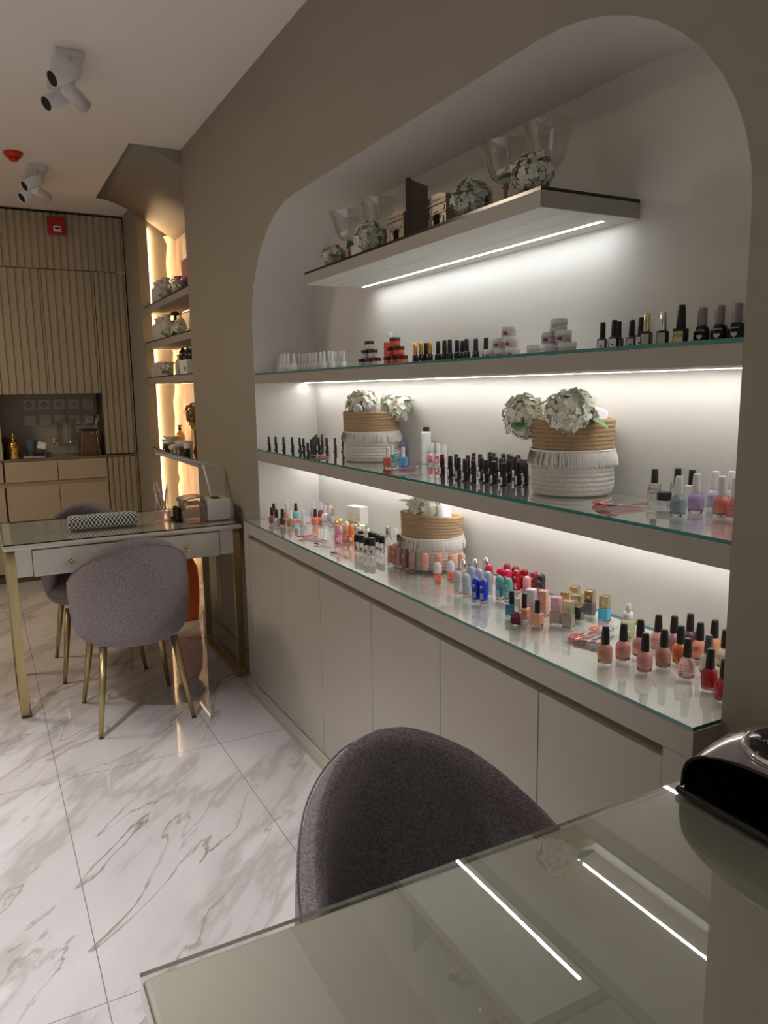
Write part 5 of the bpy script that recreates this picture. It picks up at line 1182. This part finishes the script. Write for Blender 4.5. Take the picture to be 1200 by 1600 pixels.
arch_model('pewter triumphal arch model right of the upright plaque', 1.225, 1.915, 0, 1.03)
t = thing('plaque', 'tall dark glossy plaque standing between the two arch models', 'plaque', (1.20, 2.025, ZFL+.0004), deg(-62))
bx('panel', (-.006, .006, -.055, .045, .003, .152), mat('dark_gloss_brown', (.16, .115, .085), .12, .2), t)
bx('edge', (-.0075, .0075, -.058, -.053, 0, .155), mat('dark_edge', (.03, .025, .02), .3), t)

# ================================================================ things in the far alcove
YA = 1.148
def vase_l(name, label, cat, x, y, z, prof, m, group=None, seg=24, lid=None, **kw):
    t = thing(name, label, cat, (x, y, z+.0004), 0, group); Lm(prof, seg, **kw).build('body', m, t)
    if lid: Lm(lid[0], seg).build(lid[1], lid[2], t)
    return t
def flare(r, h): return [(r*.9, 0), (r, .004), (r, h*.66), (r*.8, h*.74), (r*.5, h*.78), (r*.45, h*.88), (r*.7, h*.985), (r*.66, h), (r*.55, h)]
vz = mat('matt_white_vase', (.62, .58, .54), .6)
zt = (2.058, 1.806, 1.556, 1.041)
for i, (y, h) in enumerate(((5.70, .155), (5.58, .158), (5.41, .152))): vase_l('flared_vase', 'white flared-neck vase, %s of three on the topmost alcove shelf' % names3[i], 'vase', 1.215, y, zt[0], flare(.042, h), vz, 'white flared vases in the alcove')
vase_l('flared_vase', 'rose pink flared-neck vase beside the pink gift box', 'vase', 1.26, 5.26, zt[0], flare(.040, .145), mat('rose_vase', (.45, .16, .20), .5))
for i, (y, h) in enumerate(((5.73, .162), (5.60, .162), (5.44, .165))): vase_l('flared_vase', 'white flared-neck vase, %s of three on the second alcove shelf' % names3[i], 'vase', 1.215, y, zt[1], flare(.045, h), vz, 'white flared vases in the alcove')
for i, (y, h) in enumerate(((5.54, .150), (5.44, .138), (5.30, .148))): vase_l('flared_vase', 'small white flared vase, %s of three on the third alcove shelf' % names3[i], 'vase', 1.31, y, zt[2], flare(.036, h), vz, 'white flared vases in the alcove')
hydrangea('hydrangea', 'greenish hydrangea in front of the vases, topmost alcove shelf', (1.185, 5.34, zt[0]+.042), .036, petal_dark, leaf_dark, ((-1, -.8, -.3),), 31, 60, group='alcove hydrangeas')
hydrangea('hydrangea', 'cream hydrangea below the pink gift box in the alcove', (1.20, 5.05, zt[0]+.056), .046, petal_m, leaf_dark, (), 32, 70, group='alcove hydrangeas')
hydrangea('hydrangea', 'cream hydrangea before the lidded jar on the second alcove shelf', (1.195, 5.02, zt[1]+.052), .044, petal_m, leaf_dark, (), 33, 70, group='alcove hydrangeas')
hydrangea('hydrangea', 'small dark-leaved hydrangea beside the second shelf vases', (1.19, 5.335, zt[1]+.038), .030, petal_dark, leaf_dark, ((-1, -.6, -.2), (-1, .6, 0)), 34, 50, group='alcove hydrangeas')
hydrangea('hydrangea', 'cream hydrangea with dark leaves on the third alcove shelf', (1.19, 5.42, zt[2]+.046), .040, petal_m, leaf_dark, ((-1, -.9, .1), (-.8, -1, -.4)), 35, 60, group='alcove hydrangeas')
t = thing('gift_box', 'pink and purple patterned box on the topmost alcove shelf', 'box', (1.305, 5.05, zt[0]+.0004), 0)
pk = noisy('pink_floral_card', (.55, .07, .14), (.42, .14, .20), .45, (60, 60, 60), 1, 4); bx('box', (-.045, .045, -.115, .10, 0, .225), pk, t)
bx('band', (-.047, -.044, -.115, .10, .05, .105), mat('purple_band', (.18, .035, .25), .45), t)
dk = mat('dark_amber_bottle', (.03, .025, .02), .15)
t = vase_l('pump_bottle', 'dark pump bottle with round knob on the second alcove shelf', 'bottle', 1.22, 5.225, zt[1], [(.026, 0), (.028, .003), (.028, .095), (.022, .105), (.010, .11), (.010, .125)], dk, lid=([(.008, .122), (.008, .135), (.028, .142), (.03, .152), (.02, .165), (.002, .168)], 'knob', dk))
bx('label', (-.0295, -.0282, -.016, .016, .02, .07), white_paper, t)
vase_l('pump_bottle', 'white pump bottle beside the dark one in the alcove', 'bottle', 1.235, 5.145, zt[1], [(.024, 0), (.026, .003), (.026, .10), (.018, .115), (.009, .12), (.009, .135)], white_soft, lid=([(.007, .133), (.007, .145), (.016, .15), (.014, .158)], 'pump', chrome))
vase_l('lidded_jar', 'large white lidded jar on the second alcove shelf', 'jar', 1.31, 4.985, zt[1], [(.055, 0), (.062, .004), (.064, .09), (.055, .115), (.042, .12)], white_soft, lid=([(.046, .121), (.046, .14), (.03, .152), (.012, .158), (.014, .165), (.002, .17)], 'lid', white_soft))
for i, (y, r) in enumerate(((5.80, .052), (5.615, .055))): vase_l('flower_pot', 'white cylindrical pot, %s of two on the third alcove shelf' % ('left', 'right')[i], 'pot', 1.225, y, zt[2], [(r*.86, 0), (r*.9, .004), (r*.96, .085), (r*1.05, .088), (r*1.05, .102), (r*.92, .102), (r*.88, .08), (.002, .078)], vz, 'white cylindrical pots')
t = thing('storage_box', 'white lidded box on the third alcove shelf', 'box', (1.235, 4.95, zt[2]+.0004), 0)
bx('box', (-.05, .05, -.115, .085, 0, .075), white_paper, t); bx('lid', (-.053, .053, -.118, .088, .072, .09), white_paper, t); bx('label', (-.0512, -.0502, -.085, -.02, .02, .05), label_grey, t)
for i, (y, h) in enumerate(((5.0, .085), (4.90, .08))): vase_l('pump_bottle', 'dark bottle with chrome collar, %s of two atop the white box' % ('left', 'right')[i], 'bottle', 1.235, y, zt[2]+.0905, [(.026, 0), (.028, .003), (.028, h*.6), (.012, h*.75), (.012, h*.8)], dk, 'dark bottles on the white box', lid=([(.013, h*.81), (.013, h*.9), (.018, h*.92), (.018, h)], 'collar', chrome))
vase_l('oval_mirror', 'dark oval stand beside the white box on the third alcove shelf', 'stand', 1.24, 5.155, zt[2], [(.022, 0), (.024, .004), (.008, .012), (.008, .05), (.022, .075), (.028, .11), (.022, .15), (.008, .175), (.001, .18)], dk)
# lowest alcove shelf
def bowlp(r, h, foot=.4): return [(r*foot, 0), (r*foot, .004), (r*.75, h*.4), (r, h*.95), (r*.97, h), (r*.88, h*.92), (r*.6, h*.4), (.002, h*.3)]
vase_l('cream_jar', 'dark green jar with white lid at the far left of the lowest alcove shelf', 'jar', 1.235, 5.80, zt[3], [(.028, 0), (.03, .003), (.03, .045)], dk, lid=([(.031, .0455), (.031, .058), (.001, .058)], 'lid', white_soft))
t = vase_l('pump_bottle', 'amber pump bottle behind the white bowl on the lowest alcove shelf', 'bottle', 1.33, 5.76, zt[3], [(.034, 0), (.036, .004), (.036, .075), (.026, .10), (.012, .115), (.012, .122)], mat('amber_liquid', (.75, .42, .14), .12, trans=.3), lid=([(.012, .1225), (.012, .14), (.009, .142), (.009, .15), (.018, .152), (.018, .16)], 'pump', black_cap_m))
vase_l('footed_bowl', 'grey-white rimmed bowl on the lowest alcove shelf', 'bowl', 1.25, 5.67, zt[3], [(.036, 0), (.04, .003), (.042, .05), (.05, .075), (.062, .082), (.062, .088), (.05, .088), (.04, .07), (.002, .05)], white_soft)
for i, (y, lb) in enumerate(((5.60, 'black glass jar with white lid before the rimmed bowl'), (5.52, 'black glass jar with grey lid beside the round stone'))): vase_l('cream_jar', lb, 'jar', 1.20, y, zt[3], [(.026, 0), (.028, .003), (.028, .038)], dk, lid=([(.029, .0385), (.029, .05), (.001, .05)], 'lid', white_soft if i == 0 else mat('grey_lid', (.35, .33, .30), .4)))
vase_l('round_stone', 'smooth round pale stone at the lowest alcove shelf front', 'stone', 1.195, 5.40, zt[3], [(.012, 0), (.026, .006), (.032, .018), (.030, .030), (.02, .040), (.001, .044)], white_soft)
vase_l('footed_bowl', 'wide shallow white bowl on the lowest alcove shelf', 'bowl', 1.28, 5.44, zt[3], bowlp(.065, .06), white_soft)
t = thing('price_tag', 'tiny white card at the front of the lowest alcove shelf', 'card', (1.175, 5.27, zt[3]+.0004), 0); bx('card', (-.001, .001, -.012, .012, 0, .022), white_paper, t)
t = thing('storage_box', 'black box with grey top on the lowest alcove shelf', 'box', (1.22, 5.15, zt[3]+.0004), 0); bx('box', (-.03, .03, -.06, .06, 0, .04), dk, t); bx('lid', (-.031, .031, -.061, .061, .0405, .055), mat('grey_lid', (.35, .33, .30), .4), t)
vase_l('candle_cup', 'white cup at the right end of the lowest alcove shelf', 'cup', 1.20, 4.99, zt[3], [(.024, 0), (.026, .003), (.03, .075), (.028, .076), (.025, .07), (.002, .06)], white_soft)
vase_l('candle_cup', 'short dark cup before the white cup, lowest alcove shelf', 'cup', 1.175, 4.93, zt[3], [(.02, 0), (.022, .003), (.022, .045)], dk)
t = thing('glass_vase', 'tall slim glass vase on the lowest alcove shelf', 'vase', (1.30, 5.13, zt[3]+.0004), 0)
Lm([(.030, 0), (.032, .003), (.020, .05), (.024, .19), (.023, .19), (.018, .05), (.001, .006)], 20).build('body', mat('brownish_glass', (.30, .22, .16), .1, trans=.5, ior=1.2), t)
hydrangea('hydrangea', 'rust orange dried flower ball in the tall slim vase', (1.30, 5.13, zt[3]+.255), .072, noisy('rust_petal', (.34, .14, .03), (.16, .07, .02), .7, (60, 60, 60), 1, 2), noisy('mustard_leaf', (.45, .28, .05), (.3, .2, .05), .7), ((-.4, -.8, -.9),), 41, 130, 1.0, stem=(0, 0, -.22), group=None, fl=.014)

# orange floor vase behind the desk
t = vase_l('floor_vase', 'tall orange floor vase behind the right leg of the far desk', 'vase', 1.09, 4.80, 0, [(.062, 0), (.070, .006), (.082, .12), (.085, .25), (.078, .34), (.055, .385), (.044, .40), (.050, .415), (.046, .416), (.038, .40), (.05, .36), (.002, .30)], mat('orange_ceramic', (.72, .17, .03), .35), seg=32)
hydrangea('dried_flowers', 'dark red-brown dried flowers in the orange floor vase', (1.09, 4.80, .50), .085, noisy('dark_dried_petal', (.16, .05, .02), (.06, .03, .015), .8, (60, 60, 60), 1, 2), leaf_dark, ((-.6, -.6, -.3), (.6, -.6, -.2)), 42, 160, 1.0, stem=(0, 0, -.17), group=None, fl=.014)

# ================================================================ things on the far counter
ZK = .9565
t = thing('gold_urn', 'shiny gold urn with domed pointed lid on the far counter', 'urn', (.228, 6.47, ZK), 0)
Lm([(.040, 0), (.042, .004), (.038, .010), (.038, .080), (.043, .084), (.043, .090)], 28).build('body', gold, t)
Lm([(.043, .0905), (.047, .097), (.043, .105), (.036, .108), (.038, .116), (.030, .128), (.016, .145), (.010, .152), (.014, .160), (.008, .168), (.011, .176), (.004, .186), (.001, .225)], 28).build('lid', gold, t)
t = thing('red_flower', 'dark red round flower behind the gold urn', 'flower', (.185, 6.60, ZK), 0); b = MB(); b.ball((0, 0, .13), .035, noisy('deep_red_petal', (.20, .03, .02), (.10, .015, .01), .7, (60, 60, 60)), 2); b.build('bloom', None, t)
Lm([(.028, 0), (.03, .003), (.022, .05), (.016, .10)], 16).build('pot', dk, t)
t = thing('paper_cup', 'teal cup standing behind the white card on the far counter', 'cup', (.356, 6.60, ZK), 0); Lm([(.030, 0), (.031, .002), (.041, .135), (.043, .137), (.040, .138), (.029, .004), (.001, .004)], 24).build('cup', mat('teal_paper', (.16, .24, .24), .6), t)
t = thing('acrylic_box', 'clear acrylic box holding papers on the far counter', 'box', (.37, 6.47, ZK), 0)
b = MB()
for d_ in ((-.085, .085, -.05, -.047, 0, .05), (-.085, .085, .047, .05, 0, .05), (-.085, -.082, -.05, .05, 0, .05), (.082, .085, -.05, .05, 0, .07), (-.085, .085, -.05, .05, 0, .003)): b.box(*d_)
b.build('box', thinglass, t); bx('papers', (-.078, .07, -.042, .04, .0035, .014), white_paper, t); bx('dark_tray', (-.02, .06, -.035, .03, .015, .04), dk, t)
t = thing('name_card', 'tilted white card on a clear stand on the far counter', 'card', (.415, 6.405, ZK+.075), deg(8)); b = MB(); b.box(-.030, .030, -.001, .001, 0, .05, None, .0008, 1, rot=Matrix.Rotation(deg(14), 4, 'Y'), at=(0, 0, 0)); b.build('card', white_paper, t)
Lm([(.016, -.0745), (.016, -.072), (.002, -.07), (.002, .002)], 12).build('stand', thinglass_c, t)
t = thing('drink_dispenser', 'clear glass drink dispenser with metal tap on the far counter', 'dispenser', (.622, 6.56, ZK), 0)
Lm([(.052, 0), (.054, .004), (.020, .012), (.012, .03), (.014, .05), (.03, .06), (.034, .064)], 28).build('foot', thinglass, t)
Lm([(.030, .066), (.058, .075), (.072, .11), (.074, .20), (.070, .24), (.076, .262), (.073, .262), (.067, .24), (.070, .20), (.068, .112), (.054, .08), (.001, .07)], 32).build('bowl', thinglass, t)
Lm([(.078, .2625), (.080, .268), (.055, .285), (.022, .30), (.010, .308), (.013, .32), (.020, .333), (.008, .345), (.003, .375)], 28).build('lid', thinglass, t)
b = MB(); b.tube([(-.068, -.03, .125), (-.095, -.055, .13), (-.105, -.065, .115), (-.107, -.067, .095)], .008, seg=8); b.box(-.115, -.09, -.07, -.05, .128, .15, None, .003); b.build('tap', chrome, t)
t = thing('handbag', 'brown patterned bucket handbag with rolled tan edging on the far counter', 'handbag', (.778, 6.50, ZK), 0)
bagm = mat('brown_monogram_canvas', (.14, .08, .045), .6)
tc = N(bagm, 'ShaderNodeTexCoord'); ck = N(bagm, 'ShaderNodeTexChecker'); ck.inputs['Scale'].default_value = 62; ck.inputs['Color1'].default_value = (.12, .065, .035, 1); ck.inputs['Color2'].default_value = (.165, .10, .055, 1)
mp = N(bagm, 'ShaderNodeMapping'); mp.inputs['Rotation'].default_value = (0, deg(45), 0); L(bagm, tc.outputs['Object'], mp.inputs[0]); L(bagm, mp.outputs[0], ck.inputs['Vector']); L(bagm, ck.outputs['Color'], P(bagm).inputs['Base Color'])
b = MB(); rows = []
for z, hx, hy in ((0, .080, .060), (.004, .084, .063), (.10, .074, .052), (.185, .064, .042), (.20, .066, .044)):
    rows.append([b.bm.verts.new((math.copysign(abs(math.cos(a))**.45, math.cos(a))*hx, math.copysign(abs(math.sin(a))**.45, math.sin(a))*hy, z)) for a in [2*PI*k/40+.001 for k in range(40)]])
for r0, r1 in zip(rows, rows[1:]):
    for k in range(40): f = b.bm.faces.new((r0[k], r0[(k+1) % 40], r1[(k+1) % 40], r1[k])); f.smooth = True
b.bm.faces.new(rows[0][::-1]); b.bm.faces.new(rows[-1]); b.build('body', bagm, t)
tanl = mat('tan_piping', (.55, .42, .24), .5)
b = MB()
for sx in (-1, 1): b.tube([(sx*.068, -.064, .003), (sx*.060, -.054, .10), (sx*.052, -.045, .19)], .0028, seg=6)
b.build('piping', tanl, t)
b = MB(); b.tube([(.066*math.copysign(abs(math.cos(a))**.6, math.cos(a)), .044*math.copysign(abs(math.sin(a))**.6, math.sin(a)), .202) for a in [2*PI*k/24+.001 for k in range(24)]], .006, closed=True, seg=8); b.build('rim', mat('dark_leather', (.03, .018, .012), .5), t)
b = MB()
for sx in (-.018, .018): b.ball((sx, -.047, .172), .006, gold, 2)
b.build('studs', None, t)
b = MB(); b.tube([(.05, 0, .20), (.062, 0, .24), (.078, 0, .275), (.086, 0, .30), (.082, .01, .315), (.070, .01, .29), (.06, .012, .25), (.055, .01, .20)], .005, seg=8); b.build('handle', noisy('twilly', (.25, .10, .06), (.55, .45, .35), .6, (90, 90, 90)), t)
b = MB()
for k in range(9):
    z = .175-.014*k; b.tube([(-.082-.006*math.sin(k)+.007*math.cos(a), -.03+.004*(k % 2)+.003*math.sin(a), z+.009*math.sin(a)) for a in [2*PI*j/8 for j in range(8)]], .002, closed=True, seg=5)
b.build('chain', mat('dark_chain', (.12, .08, .05), .3, .8), t)
